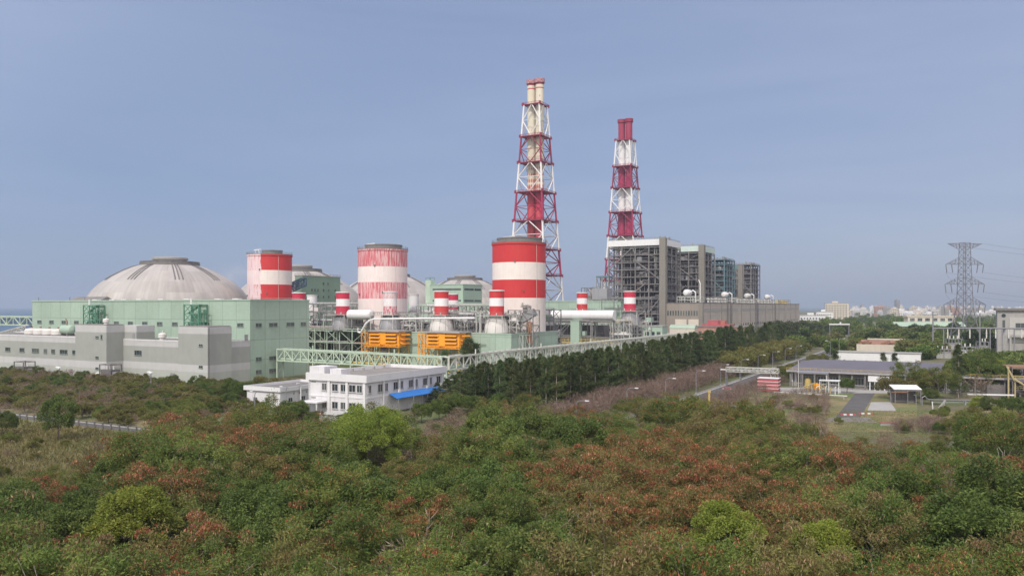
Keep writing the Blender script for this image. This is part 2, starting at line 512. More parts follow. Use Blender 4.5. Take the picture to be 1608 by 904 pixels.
shore = Vector((-515, 800, 0))
a0 = shore - VY*2500; a1 = shore + VY*5200
gb = MB()
gb.v = [tuple(a0), tuple(a0 + UX*14000), tuple(a1 + UX*14000 + VY*6000), tuple(a1 + UX*900 + VY*6000), tuple(a1 + UX*260 + VY*900), tuple(a1)]
gb.f = [(0,1,2,3,4,5)]
struct('ground', gb, MT['ground'])
sb_ = MB().quad((-16000,-3000,-1.2),(16000,-3000,-1.2),(16000,17000,-1.2),(-16000,17000,-1.2))
struct('sea', sb_, MT['sea'])

def sheet(name, pts, z, m):
    b = MB(); b.v = [(p[0], p[1], z) for p in pts]; b.f = [tuple(range(len(pts)))]
    # make it face up
    a = sum(pts[i][0]*pts[(i+1)%len(pts)][1]-pts[(i+1)%len(pts)][0]*pts[i][1] for i in range(len(pts)))
    if a < 0: b.f = [b.f[0][::-1]]
    return struct(name, b, m)
def gsheet(name, x0, x1, y0, y1, z, m):
    return sheet(name, [grid(x0,y0), grid(x1,y0), grid(x1,y1), grid(x0,y1)], z, m)
# long plant road running away beside the pines, with kerbs and a pavement
gsheet('road', -70.5, -61.5, 90, 900, .012, MT['asphalt'])
kb = MB()
for x in (-70.9, -61.5): kb.box(x, x+.4, 90, 900, 0, .14)
ko = struct('kerb', kb, MT['kerb']); ko.rotation_euler = (0,0,ANG)
pv = MB().box(-72.6, -70.92, 90, 900, 0, .11)
pvo = struct('pavement', pv, MT['dconc']); pvo.rotation_euler = (0,0,ANG)
# service drive in front of the low hall, with an apron
sheet('service_road', [ground(1311,656), ground(1350,656), ground(1374,617), ground(1343,617)], .016, MT['asphalt'])
sheet('concrete_apron', [ground(1362,644), ground(1408,645), ground(1398,631), ground(1368,631)], .020, MT['conc'])
sheet('forecourt', [ground(1225,617), ground(1420,617), ground(1420,608), ground(1225,608)], .008, MT['conc'])
sheet('yard', [ground(1296,662), ground(1378,663), ground(1364,655), ground(1306,655)], .024, MT['dconc'])
sheet('lawn', [at(1085,178), at(1440,178), at(1440,262), at(1180,262)], .006, MT['drygrass'])
# plant yard of pale concrete under the process area
gsheet('plant_yard', -225, -152, 235, 620, .010, MT['conc'])
gsheet('dry_grass_field', -300, -150, 78, 137, .014, MT['drygrass'])
sheet('grass_verge', [ground(1440,668), ground(1700,680), ground(1640,640), ground(1450,648)], .018, MT['drygrass'])

# ================================================================== COAL HALL (mint) and grey annex
O = at(393, 302)
OG = togrid(O)
_wc = {}
def window(par, x, y, z, w, h, face, fm='frame', gm='glass', nm=2, label=None, pr=0):
    key = (round(w,2), round(h,2), face, fm, gm, nm)
    if key not in _wc:
        f = MB(); g = MB(); d = .16; t = .12
        if face == 'y':
            for a in (0, w-t): f.box(a, a+t, -d, 0, 0, h)
            f.box(t, w-t, -d, 0, 0, t); f.box(t, w-t, -d, 0, h-t, h)
            for k in range(1, nm): f.box(w*k/nm-t/2, w*k/nm+t/2, -d+.02, 0, t, h-t)
            f.box(-.1, w+.1, -d-.12, 0, -.12, -.003)
            g.box(t, w-t, -.05, 0, t, h-t)
        else:
            for a in (0, w-t): f.box(0, d, a, a+t, 0, h)
            f.box(0, d, t, w-t, 0, t); f.box(0, d, t, w-t, h-t, h)
            for k in range(1, nm): f.box(0, d-.02, w*k/nm-t/2, w*k/nm+t/2, t, h-t)
            f.box(0, d+.12, -.1, w+.1, -.12, -.003)
            g.box(0, .05, t, w-t, t, h-t)
        fme = f.mesh('window'); fme.materials.append(MT[fm]); gme = g.mesh('pane'); gme.materials.append(MT[gm])
        _wc[key] = (fme, gme)
    fme, gme = _wc[key]
    o = part('window', fme, None, par, (x, y, z)); part('pane', gme, None, o)
    return o

hall = thing('industrial_hall', 'long mint green hall with one row of narrow windows, before the big dome', 'industrial hall', O, ANG)
part('wall', MB().box(-142, 0, 0, 31.5, 0, 30.2), MT['mint'], hall)
rb = MB(); rb.box(-142.25, .25, -.25, .35, 30.2, 30.75); rb.box(-142.25, .25, 31.2, 31.75, 30.2, 30.75); rb.box(-142.25, -141.65, .35, 31.2, 30.2, 30.75); rb.box(-.35, .25, .35, 31.2, 30.2, 30.75)
part('parapet', rb, MT['mint2'], hall)
part('roof', MB().box(-141.6, -.4, .4, 31.1, 30.2, 30.35), MT['conc'], hall)
for i in range(15):
    x = -137.8 + i*9.35
    if i == 13: continue
    window(hall, x, -.003, 20.2, 3.3, 1.45, 'y', gm='glass2')
for y in (2.6, 9.4, 18.6, 26.6): window(hall, .003, y, 20.1, 3.0 if y > 20 or y < 3 else 4.4, 1.5, 'x', gm='glass2')
for z in (7.1, 2.2):
    window(hall, .003, 2.6, z, 3.0, 1.5, 'x', gm='glass2'); window(hall, .003, 9.4, z, 4.4, 1.5, 'x', gm='glass2')
gm_ = MB().profx([(4,30.3),(8,32.4),(12,30.3)], -121, -98); part('roof_monitor', gm_, MT['dconc'], hall)
for x in (-100,-88,-80,-70,-56,-40,-22,-12): part('roof_vent', MB().box(x, x+3.2, 2, 4, 30.3, 31.1), MT['white'], hall)
part('roof_railing', MB().rail([(-60,28,30.3),(-2,28,30.3)], 1.2, .12, 4), MT['grey_steel'], hall)
for x in (-139,-115,-104): part('roof_mast', MB().cyl(x, 1.2, 30.75, 32.2, .12, n=6), MT['dark_steel'], hall)

annex = thing('grey_switchgear_annex', 'long grey panelled annex with pale bands and two taller stair towers', 'industrial building', O, ANG)
GREY = (.335,.35,.32,1); PALE = (.50,.50,.49,1); LGT = (.41,.43,.39,1)
def band_wall(nm, top): return banded(nm, [(0,LGT),(4.3,PALE),(6.9,GREY),(top-2.5,PALE)], .75, .07, streak=.09)
mblock = band_wall('grey_panel_low', 15.4); mtower = band_wall('grey_panel_tall', 20.6); mleft = band_wall('grey_panel_left', 16.1)
part('wall', MB().box(-49.0, 0, -18.5, -.02, 0, 15.0), mblock, annex)
part('wall', MB().box(-155, -68.5, -25.0, -.02, 0, 15.7), mleft, annex)
part('stair_tower', MB().box(-15.3, .35, -20, -9.2, 0, 20.6), mtower, annex)
part('stair_tower', MB().box(-68.5, -49.0, -25.6, -18.0, 0, 20.8), mtower, annex)
part('upper_block', MB().box(-54, -41.8, -17.99, -10, 15, 20.6), mtower, annex)
cp = MB()
for (x0,x1,y0,y1,z) in ((-48.9,-15.4,-18.6,-.1,15.0),(-155,-68.6,-25.1,-.1,15.7)):
    cp.box(x0,x1,y0,y0+.35,z,z+.45); cp.box(x0,x1,y1-.35,y1,z,z+.45)
cp.box(-.3,.05,-9.1,-.1,15.0,15.45)
part('coping', cp, MT['whitew'], annex)
rf = MB(); rf.box(-48.8,-15.5,-18.2,-.5,15.0,15.12); rf.box(-154.8,-68.7,-24.7,-.5,15.7,15.82); rf.box(-15.0,.05,-19.7,-9.5,20.6,20.9); rf.box(-68.2,-49.3,-25.3,-18.3,20.8,21.1)
part('roof', rf, MT['dconc'], annex)
for x,w in ((-149,2.6),(-126.5,3.6),(-118,3.6),(-107.5,3.4),(-98.6,4.8),(-90.4,2.2),(-85.2,2.4),(-79.5,5.0)): window(annex, x, -25.003, 9.1, w, 1.7, 'y', nm=3)
window(annex, -71.2, -25.003, 9.1, 2.4, 1.7, 'y')
window(annex, -42.2, -18.503, 9.3, 4.2, 1.9, 'y', nm=3)
for z in (15.2, 7.4, 3.2): window(annex, -55.6, -25.603, z+.6, 1.9, .85, 'y')
window(annex, -52.4, -25.603, 15.5, 1.0, 1.7, 'y', nm=1)
for z in (13.6, 5.9, 2.6): window(annex, -4.2, -20.003, z, 2.0, .9, 'y')
for x in (-73.5, -21.5): part('door', MB().box(x, x+2.4, -25.12 if x < -60 else -18.62, -25.003 if x < -60 else -18.503, 0, 3.3), MT['insul'], annex)
part('door', MB().box(-44.2, -42.9, -18.11, -17.993, 15.2, 17.6), MT['insul'], annex)
part('door', MB().box(.053, .17, -2.9, -1.3, 15.2, 17.4), MT['insul'], annex)
part('downpipe', MB().cyl(.55, -19.6, 0, 20.4, .14, n=8), MT['dark_steel'], annex)

def grid_of(x, y, z=0): return O + UX*x + VY*y + Vector((0,0,z))
def roof_vent(x, y, z, r, label):
    t = thing('roof_ventilator', label, 'roof vent', grid_of(x,y,z), ANG)
    part('drum', MB().lathe([(r*.7,0),(r*.7,.6*r),(r,.65*r),(r,1.5*r),(r*.8,1.75*r),(.12,1.95*r)], 20), MT['drum'], t, smooth=True)
    part('finial', MB().cyl(0,0,1.95*r,2.5*r,.12,n=6), MT['drum'], t)
roof_vent(-72.5, -20, 15.8, 1.5, 'round pale roof ventilator at the inner end of the left grey roof')
roof_vent(-32, -14, 15.1, 1.5, 'round pale roof ventilator on the grey roof between the two stair towers')
roof_vent(-56, -21, 21.1, 1.2, 'small white domed ventilator on top of the far stair tower')
# roof tanks on the left block
for i, x in enumerate((-118,-111.5,-105,-98.5)):
    t = thing('roof_tank', 'pale beige lidded tank in the row of four on the left grey roof', 'tank', grid_of(x,-14,15.83), ANG, 'row of beige tanks on the grey roof')
    part('tank_body', MB().lathe([(2.6,0),(2.9,.3),(2.9,1.9),(2.3,2.5),(.4,2.8)], 20), MT['drum'], t, smooth=True)
    part('hatch', MB().cyl(0,0,2.8,3.4,.45,n=10), MT['rust'], t)
t = thing('mint_vessel', 'horizontal mint green vessel lying beside the beige roof tanks', 'pressure vessel', grid_of(-92,-14,15.83), ANG)
vs = MB(); 
prof = [(.1,-4.4),(1.2,-4.1),(1.9,-3.2),(2.0,0),(2.0,2.2),(1.6,3.3),(.1,4.0)]
vs.lathe(prof, 20); vs.v = [(z, x, y+2.4) for x,y,z in vs.v]; vs.f = [f[::-1] for f in vs.f]
part('shell', vs, MT['mint2'], t, smooth=True)
for sx in (-2.2,1.8): part('saddle', MB().box(sx-.3,sx+.3,-1.6,1.6,0,1.2), MT['dconc'], t)
part('pipe', MB().tube([(-.5,0,4.3),(-.5,0,6.0),(-1.5,0,7.0)], .25), MT['rust'], t)

def stair_tower(x, z0, z1, label):
    t = thing('steel_stair_tower', label, 'stair tower', grid_of(x,-4.6,z0), ANG)
    H = z1-z0; zs = [H*k/4 for k in range(5)]
    b = MB().frame([0,4.2,8.4], [0,4.0], zs, .38, .3)
    for i in range(4):
        for a in (0,4.2):
            b.bar((a,0,zs[i]),(a+4.2,0,zs[i+1]),.2); b.bar((a+4.2,0,zs[i]),(a,0,zs[i+1]),.2)
    part('steel_frame', b, MT['green_steel'], t)
    s = MB()
    for i in range(4): s.bar((.6 if i%2 else 7.6,2.0,zs[i]),(7.6 if i%2 else .6,2.0,zs[i+1]),1.4,.2)
    part('stair_flight', s, MT['green_steel'], t)
    part('mast', MB().cyl(4.2,0,H,H+2.4,.35,n=8), MT['white'], t)
    part('side_cage', MB().frame([8.7,10.4],[.6,2.6],[0,H*.5,H*.85],.25), MT['green_steel'], t)
stair_tower(-96, 16, 28.6, 'dark green lattice stair tower standing against the left part of the mint hall')
stair_tower(-31.5, 15.2, 28.8, 'dark green lattice stair tower beside the near grey stair tower')

def site_light(p, label):
    t = thing('floodlight_post', label, 'floodlight', p, R(-20), 'floodlights by the grey annex')
    part('pole', MB().cyl(0,0,0,6.4,.16,.12,10), MT['galv'], t)
    h = MB().bar((-.8,-.3,6.8),(.8,-.3,6.3),1.1,.3); part('lamp_head', h, MT['whs'], t)
site_light(ground(93,606), 'tall floodlight post with a white panel head below the left grey wall')
site_light(ground(237,616), 'tall floodlight post with a white panel head beside the near stair tower')
def skid(p, label):
    t = thing('transformer_skid', label, 'transformer', p, ANG)
    part('tank_body', MB().box(-3,3,-2,2,.4,4.2), MT['dark_steel'], t)
    part('radiator', MB().box(3.2,6.2,-1.6,1.6,.5,3.4), MT['insul'], t)
    c = MB()
    for x in (-2,0,2): c.cyl(x,0,4.2,5.6,.25,n=8)
    part('bushing', c, MT['drum'], t)
    part('conservator', MB().tube([(-8.5,0,1.6),(-3.6,0,1.6)],1.1,12), MT['whs'], t)
    part('portal', MB().frame([-3.2,3.4],[-2.2,2.2],[0,6.2],.3), MT['dark_steel'], t)
skid(grid_of(-90,-33), 'dark transformer with a white vessel below the left grey wall')
skid(grid_of(-46,-26), 'dark transformer with a white vessel beside the near stair tower')

# ---------------- domes
def dome(px, D, label, gal=True):
    t = thing('storage_dome', label, 'storage dome', at(px, D), ANG)
    prof = [(45,0),(45,12),(44,24),(42.8,31.2),(41.0,34.6),(38.6,37.7),(35.5,40.7),(30.8,44.2),(25.2,47.4),(20.2,49.7),(15.3,51.2)]
    part('shell', MB().lathe(prof, 72), MT['dome'], t, smooth=True)
    part('upper_deck', MB().lathe([(15.1,51.25),(15.9,51.25),(15.9,52.0),(8.5,52.3)], 48), MT['dconc'], t)
    part('crown_ring', MB().lathe([(9.0,52.3),(9.0,54.2),(9.6,54.25),(9.6,55.4),(8.4,55.7)], 48), MT['conc'], t)
    part('crown_railing', MB().lathe([(15.6,52.05),(15.7,53.1),(15.6,53.1)], 48, cap=False), MT['dark_steel'], t)
    # groups of three dark gallery strips down the shell
    def rad_at(r):
        for (r0,z0),(r1,z1) in zip(prof[:-1],prof[1:]):
            if r1 <= r <= r0: return z0+(z1-z0)*(r0-r)/(r0-r1+1e-9)
        return 31
    for az in (-155,-112,-72,-30,8,100):
        for k in (-1,0,1):
            a = R(az) - ANG*0 + k*R(3.2)
            b = MB(); rs = [17,20,24,27.5,31,33.5]
            pts = [Vector((r*math.cos(a + k*R(.06)*(36-r)), r*math.sin(a + k*R(.06)*(36-r)), rad_at(r)+.12)) for r in rs]
            for p,q in zip(pts[:-1],pts[1:]): b.bar(p,q,.55,.35)
            part('dark_strip', b, MT['dark_steel'], t)
    return t
def dome_mat():
    m, nt, b = newmat('dome_shell')
    c = mix(nt, maprange(nt, noise(nt, .035, 6), .35, .65), (.385,.36,.335,1), (.46,.435,.41,1))
    # gore panels: small steps of tone by angle and height
    t = N(nt, "ShaderNodeTexCoord"); sp = N(nt, "ShaderNodeSeparateXYZ"); nt.links.new(t.outputs['Object'], sp.inputs[0])
    at2 = N(nt, "ShaderNodeMath", operation='ARCTAN2'); nt.links.new(sp.outputs[1], at2.inputs[0]); nt.links.new(sp.outputs[0], at2.inputs[1])
    a = N(nt, "ShaderNodeMath", operation='MULTIPLY'); nt.links.new(at2.outputs[0], a.inputs[0]); a.inputs[1].default_value = 36/6.2832
    fl = N(nt, "ShaderNodeMath", operation='FLOOR'); nt.links.new(a.outputs[0], fl.inputs[0])
    zf = N(nt, "ShaderNodeMath", operation='MULTIPLY'); nt.links.new(sp.outputs[2], zf.inputs[0]); zf.inputs[1].default_value = .17
    zfl = N(nt, "ShaderNodeMath", operation='FLOOR'); nt.links.new(zf.outputs[0], zfl.inputs[0])
    cb = N(nt, "ShaderNodeCombineXYZ"); nt.links.new(fl.outputs[0], cb.inputs[0]); nt.links.new(zfl.outputs[0], cb.inputs[1])
    wn_ = N(nt, "ShaderNodeTexWhiteNoise"); nt.links.new(cb.outputs[0], wn_.inputs[0])
    c = mix(nt, 1.0, c, maprange(nt, wn_.outputs['Value'], 0, 1, .88, 1.08), 'MULTIPLY')
    cs = N(nt, "ShaderNodeCombineXYZ"); am = N(nt, "ShaderNodeMath", operation='MULTIPLY'); nt.links.new(at2.outputs[0], am.inputs[0]); am.inputs[1].default_value = 16
    zm = N(nt, "ShaderNodeMath", operation='MULTIPLY'); nt.links.new(sp.outputs[2], zm.inputs[0]); zm.inputs[1].default_value = .05
    nt.links.new(am.outputs[0], cs.inputs[0]); nt.links.new(zm.outputs[0], cs.inputs[1])
    ns = N(nt, "ShaderNodeTexNoise"); ns.inputs['Scale'].default_value = 1.0; ns.inputs['Detail'].default_value = 6; ns.inputs['Roughness'].default_value = .7; nt.links.new(cs.outputs[0], ns.inputs['Vector'])
    c = mix(nt, 1.0, c, maprange(nt, ns.outputs['Fac'], .3, .7, .80, 1.08), 'MULTIPLY')
    c = mix(nt, maprange(nt, noise(nt, .09, 5, (1,1,.4)), .58, .75, 0, .55), c, (.50,.42,.34,1))
    nt.links.new(c, b.inputs['Base Color']); b.inputs['Roughness'].default_value = .65
    return m
MT['dome'] = dome_mat()
dome(267, 450, 'largest beige dome, nearest one, rising behind the mint hall')
dome(468, 535, 'second beige dome, right behind the leftmost red and white silo')
dome(612, 622, 'third beige dome, mostly hidden behind the faded middle silo')
dome(730, 706, 'farthest beige dome, seen over the mint building with long window strips')

# ---------------- big red and white silos
def silo(px, D, r, H, label, mt, ring, ringoff, hoist):
    t = thing('silo', label, 'silo', at(px, D), ANG)
    part('shell', MB().lathe([(r,0),(r,H-.8),(r+.35,H-.75),(r+.35,H)], 64), mt, t, smooth=True)
    part('rim', MB().lathe([(r+.4,H+.02),(r+.4,H+.35),(r-.6,H+.4)], 64), MT['dconc'], t)
    part('railing', MB().rail([((r+.2)*math.cos(a*math.pi/14), (r+.2)*math.sin(a*math.pi/14), H+.3) for a in range(29)], 1.1, .09, 2.6), MT['grey_steel'], t)
    part('roof_ring', MB().lathe([(ring,H),(ring,H+1.9),(ring+.25,H+1.95),(ring+.25,H+2.5),(ring-.6,H+2.6)], 48, ringoff[0], ringoff[1]), MT['dconc'], t)
    hb = MB().bar((hoist-1.4,-3,H+.4),(hoist-1.4,-3,H+3.0),.35).bar((hoist+1.4,-3,H+.4),(hoist+.6,-3,H+3.1),.35).bar((hoist-2.6,-3,H+3.0),(hoist+2.4,-3,H+3.3),.5)
    part('hoist', hb, MT['white'], t)
    part('ladder', MB().cyl((r+.15)*math.cos(R(-22)),(r+.15)*math.sin(R(-22)),2,H-1,.07,n=5), MT['drum'], t)
    mk = MB()
    for a, z in ((-118,39.5-6),(-118, 33.5),(-52,34.6),(-70,47.5)):
        x, y = (r+.12)*math.cos(R(a)), (r+.12)*math.sin(R(a)); mk.lathe([(.35,z),(.35,z+.8)],8,x,y)
    part('lamp_bracket', mk, MT['dark_steel'], t)
    return t
PW = (.72,.62,.58,1)
SB = [(0,(.78,.70,.645,1)),(31.8,RED),(39.9,(.80,.73,.67,1)),(47.6,RED)]
m1 = banded('silo_paint_half_worn', SB, .6, .05, worn=.95, worncol=(.76,.60,.61,1), wornscale=(.9,.9,.10), side=((.70,.717,0), -2.6, 4.0), pinch=.34)
m2 = banded('silo_paint_worn', [(0,(.78,.71,.66,1)),(31.8,(.60,.135,.155,1)),(39.9,(.80,.74,.69,1)),(47.6,(.57,.13,.15,1))],   .6, .05, worn=.72, worncol=(.80,.64,.62,1), wornscale=(1.5,1.5,.11), pinch=.46)
m3 = banded('silo_paint_fresh', SB, .55, .05)
silo(423.5, 440, 11.9, 56.2, 'red and white banded silo beside the big dome, its left flank flaked to pink', m1, 5.4, (3.0,-1), -6)
silo(601, 400, 12.3, 56.2, 'middle red and white silo with both red bands badly flaked to pink', m2, 9.2, (.5,0), -5)
silo(815, 363, 12.2, 56.4, 'freshly painted bright red and white silo below the taller striped chimney', m3, 10.2, (.3,0), -4)

# ---------------- exhaust stacks on conical bases
def exhaust(px, D, z0, ztop, r, label, topc, botc, base='drum', worn=None, blank=False):
    p = at(px, D, z0); H = ztop - z0
    t = thing('exhaust_stack', label, 'exhaust stack', p, ANG)
    hb = H*.41
    zb = [0, hb, hb+(H-hb)*.36, hb+(H-hb)*.68]
    wc = (.82,.81,.80,1)
    mt = banded('stack_paint', [(0,botc),(zb[2],wc),(zb[3],topc)], .55, .06, worn=worn[0] if worn else 0, worncol=(.72,.66,.65,1), wornscale=(1.4,1.4,.5), pinch=.47) if not worn else \
         banded('stack_paint', [(0,botc),(zb[2],wc),(zb[3],topc)], .6, .06, worn=worn[0], worncol=(.72,.66,.65,1), wornscale=(1.6,1.6,.5), pinch=worn[1])
    part('stack_shell', MB().lathe([(r,hb),(r,H-.5),(r-.3,H-.5),(r-.3,H-2.5)], 36, cap=False), mt, t, smooth=True)
    part('lip', MB().lathe([(r+.06,H-.55),(r+.22,H-.5),(r+.22,H),(r-.32,H)], 36, cap=False), MT['whs'], t)
    part('stack_inside', MB().lathe([(r-.35,H-2.4),(r-.5,H-2.5)], 24), MT['boiler'], t)
    part('base_cone', MB().lathe([(r*1.62,0),(r*1.58,H*.16),(r*1.12,hb-.6),(r*1.12,hb-.3)], 28), MT[base], t, smooth=True)
    part('collar', MB().lathe([(r+.05,hb-.3),(r+1.9,hb-.3),(r+1.9,hb-.05),(r+.05,hb)], 28), MT['pale_steel'], t)
    fr = MB(); q = r*2.0
    fr.frame([-q,q],[-q,q],[0,hb],.30,.24,.0,int(px)); fr.bar((-q,q,0),(q,q,hb),.22)
    for k in range(8):
        a = R(45*k+22); a2 = R(45*k+30)
        fr.bar((r*1.75*math.cos(a),r*1.75*math.sin(a),0),(r*1.25*math.cos(a2),r*1.25*math.sin(a2),hb),.2)
    part('support_frame', fr, MT['pale_steel'], t)
    part('railing', MB().rail([(-q,-q,hb),(q,-q,hb),(q,q,hb),(-q,q,hb),(-q,-q,hb)],1.2,.1,2.2), MT['grey_steel'], t)
    ds = MB(); ds.cyl(-r*.6,-r*1.0,hb+.4,hb+1.5,.3,n=8); ds.cyl(r*.55,-r*1.02,hb+.2,hb+.9,.25,n=8)
    part('marker_lamp', ds, MT['white'], t)
    return t
T4 = at(780, 340)
def rowp(k): return T4 - UX*(28.4*k)
for k,(lb,tc_,bc,bs,wr) in enumerate((
    ('red and white exhaust stack on a white cone, overlapping the bright big silo', RED, RED, 'drum', None),
    ('red and white exhaust stack on a white cone above the right orange filter house', RED, (.55,.05,.05,1), 'drum', None),
    ('exhaust stack with its top band faded to white, in front of the flaked middle silo', (.62,.40,.40,1), (.52,.06,.09,1), 'insul', (.85,.44)),
    ('crimson and white exhaust stack on a grey conical base, just right of the mint hall', CRIM, CRIM, 'insul', None),
    ('crimson and white exhaust stack whose top just clears the roof edge of the mint hall', CRIM, CRIM, 'insul', None))):
    p = rowp(k); exhaust(pix(p)[0], p.y, 16.8, 35.0, 3.17, lb, tc_, bc, bs, wr)
exhaust(711, 432, 16, 34.9, 3.0, 'crimson stack standing half behind the exhaust stack above the right filter house', CRIM, CRIM)
exhaust(914, 476, 18, 36.4, 3.2, 'red stack with a chipped top band rising behind the big white duct', RED, RED, worn=(.8,.58))
exhaust(989, 455, 17.5, 36.8, 3.4, 'crimson and white exhaust stack standing before the largest boiler house', CRIM, CRIM, 'insul')
def pale_stack(px, D, z0, z1, r, label):
    t = thing('pale_stack', label, 'exhaust stack', at(px, D, z0), ANG)
    part('shell', MB().lathe([(r,0),(r,(z1-z0)*.55),(r*1.12,(z1-z0)*.56),(r*1.12,z1-z0)], 24), MT['whs'], t, smooth=True)
    part('ring', MB().lathe([(r*1.14,z1-z0-.6),(r*1.2,z1-z0-.6),(r*1.2,z1-z0)], 24), MT['drum'], t)
pale_stack(490, 430, 14, 34.2, 2.4, 'plain white stack right of the mint hall roof corner')
pale_stack(650, 440, 14, 34.8, 2.4, 'plain white stack between the flaked silo and the mint strip-window building')

# ---------------- gas turbine building with orange filter houses
B0 = at(803, 328)
def b0(x, y, z=0): return B0 + UX*x + VY*y + Vector((0,0,z))
t = thing('turbine_building', 'low mint green block behind the orange filter houses', 'industrial building', B0, ANG)
part('wall', MB().box(-62, 0, 0, 44, 0, 16.4), MT['mint'], t)
part('parapet', MB().box(-62.2,.2,-.2,.3,16.4,16.9).box(-.3,.2,.3,44,16.4,16.9), MT['mint2'], t)
part('roof', MB().box(-62,-.4,.4,44,16.4,16.55), MT['dconc'], t)
part('door', MB().box(.003,.1,2.5,5,4,8), MT['frame'], t)
part('pilaster', MB().box(-22.2,-21.6,-.35,-.003,0,16.4), MT['mint2'], t)
part('outside_stair', MB().frame([.4,2.2],[6,12,18],[0,5,10,16],.25,.2,.7,5), MT['pale_steel'], t)
t = thing('open_turbine_bay', 'open pale green steel bay between the mint hall and the left orange filter house', 'industrial structure', B0, ANG)
part('floor_deck', MB().box(-150,-62.2,12,44,16.2,16.7), MT['dconc'], t)
part('back_wall', MB().box(-150,-62.2,26,26.5,0,16.2), MT['mint_dark'], t)
part('machinery', MB().box(-140,-118,17,25,0,9).box(-110,-95,16,25,0,11).box(-88,-70,15,25,0,8), MT['boiler'], t)
part('steel_frame', MB().frame([-150+8.8*k for k in range(11)],[12,20],[0,5.5,11,16.2],.5,.35,.3,3), MT['mint_steel'], t)

def filter_house(px, label, seed):
    # front plane 9 m ahead of the turbine building
    k = (px-CX)/FPX; f0 = B0 - VY*9
    s_ = (f0.x - k*f0.y)/(UX.x - k*UX.y)
    p = f0 - UX*s_
    t = thing('filter_house', label, 'intake filter house', p, ANG)
    z0, z1 = 10.2, 16.9
    part('casing', MB().box(-16.5,0,.6,5.4,z0+.6,z1).box(-10.4,-6.6,-.2,.6,z0+1.2,z1-.4), MT['orange'], t)
    part('roof_plate', MB().box(-17.3,.8,-.8,9.2,z1+.002,z1+.55), MT['conc'], t)
    for (a,b) in ((-15.6,-9.6),(-6.6,-.9)):
        for i in range(4):
            zt = z1-.5-1.55*i
            part('hood', MB().profx([(.598,zt),(-.75,zt-.75),(-.75,zt-1.0),(-.5,zt-1.0),(.598,zt-.35)], a, b), MT['orange'], t)
        part('louvre', MB().box(a+.2,b-.2,.35,.598,z0+.6,z1-.6), MT['rust'], t)
    for i in range(3):
        zt = z1-.6-1.9*i
        h = MB().profx([(.0,zt),(-1.3,zt-.8),(-1.3,zt-1.0),(.0,zt-.4)], 1.5, 7.5); h.v = [(-y, x, z) for x,y,z in h.v]; h.f = [f[::-1] for f in h.f]
        part('hood', h, MT['orange'], t)
    part('support_frame', MB().frame([-16.2,-11,-5.5,-.4],[1.0,8.4],[0,5,z0+.6],.45,.35,.5,seed), MT['yellow'], t)
    w = MB().rail([(-17.5,-1.0,z0+.4),(1.5,-1.0,z0+.4)],1.2,.12,2.0); w.box(-17.5,1.5,-1.2,.3,z0+.15,z0+.4)
    part('walkway', w, MT['orange'], t)
    s = MB().frame([-21,-17.6],[1,4],[z0-6,z0-2,z0+1.4,z1-.6],.3,.24,.9,seed+1)
    s.bar((-21,1,z0-6),(-17.4,1,z0-1),.25); s.rail([(-21,1,z1-.6),(-17.6,1,z1-.6)],1.1,.1)
    part('ladder_cage', s, MT['orange'], t)
    return t
filter_house(625, 'left orange intake filter house with louvre hoods above the truss gallery', 1)
filter_house(720, 'right orange intake filter house with louvre hoods, partly behind young pines', 2)

# ---------------- pipe racks and process steel
def rack(label, org, L, W, zs, bay, seed, steel='pale_steel', pipes=8, pmats=('pale_steel','grey_steel','white'), boxes=0, diag=.35, name='pipe_rack', w=.4, extra=True):
    rg = random.Random(seed)
    t = thing(name, label, 'pipe rack', org, ANG)
    nx = max(1, int(L/bay)); xs = [L*k/nx for k in range(nx+1)]
    part('steel_frame', MB().frame(xs,[0,W],zs,w,w*.75,diag,seed), MT[steel], t)
    for pm in pmats:
        for i in range(max(1, pipes//len(pmats))):
            b = MB(); lv = rg.choice(zs[1:]); y = rg.uniform(.3,W-.3); r = rg.choice((.16,.22,.3,.42))
            x0 = rg.uniform(-1,L*.3); x1 = rg.uniform(L*.6,L+1); up = rg.uniform(-2.5,2.5)
            z = lv + r + .02
            pts = [(x0,y,z+up),(x0,y,z),(x1,y,z),(x1,y,z+rg.uniform(-3,2))]
            if rg.random() < .4: pts = pts[1:]
            b.tube(pts, r, 8); part('pipe', b, MT[pm], t)
    for i in range(boxes):
        x = rg.uniform(0,L-3); lv = rg.choice(zs[:-1]); a = rg.uniform(1.5,4)
        part('equipment_box', MB().box(x,x+a,.5,min(W-.5,3.5),lv+.05,lv+rg.uniform(1.5,3.2)), MT[rg.choice(('insul','mint2','drum','dark_steel'))], t)
    if extra:
        part('railing', MB().rail([(0,0,zs[-1]),(L,0,zs[-1])],1.1,.09,2.4), MT[rg.choice(('grey_steel','pale_steel'))], t)
    return t
rack('pale steel pipe rack with a pinkish deck just right of the mint hall', b0(-142,4), 62, 7, [0,6,11,16.6,17.6], 7.5, 11, 'mint_steel', 12, ('pale_steel','pink','grey_steel'))
rack('upper pipe rack in front of the conical bases between the two left exhaust stacks', b0(-101,10,16.7), 17, 5, [0,2.6,5.2,8.0], 3.4, 12, boxes=4, pipes=20, diag=.5, w=.3, steel='grey_steel')
rack('upper pipe rack behind the left orange filter house', b0(-72.5,10,16.7), 17, 5, [0,2.4,4.8,7.2], 3.4, 13, boxes=4, pipes=22, w=.3, diag=.6)
rack('upper pipe rack between the faded stack and the stack over the right filter house', b0(-44.5,10,16.7), 17, 5, [0,2.6,5.2,7.8], 3.4, 14, boxes=4, pipes=20, diag=.5, w=.3, steel='grey_steel')
rack('upper pipe rack between the two white cones on the mint block', b0(-15.5,9,16.7), 13, 5, [0,2.5,5,7.6], 3.2, 15, boxes=4, pipes=18, diag=.5, w=.3)
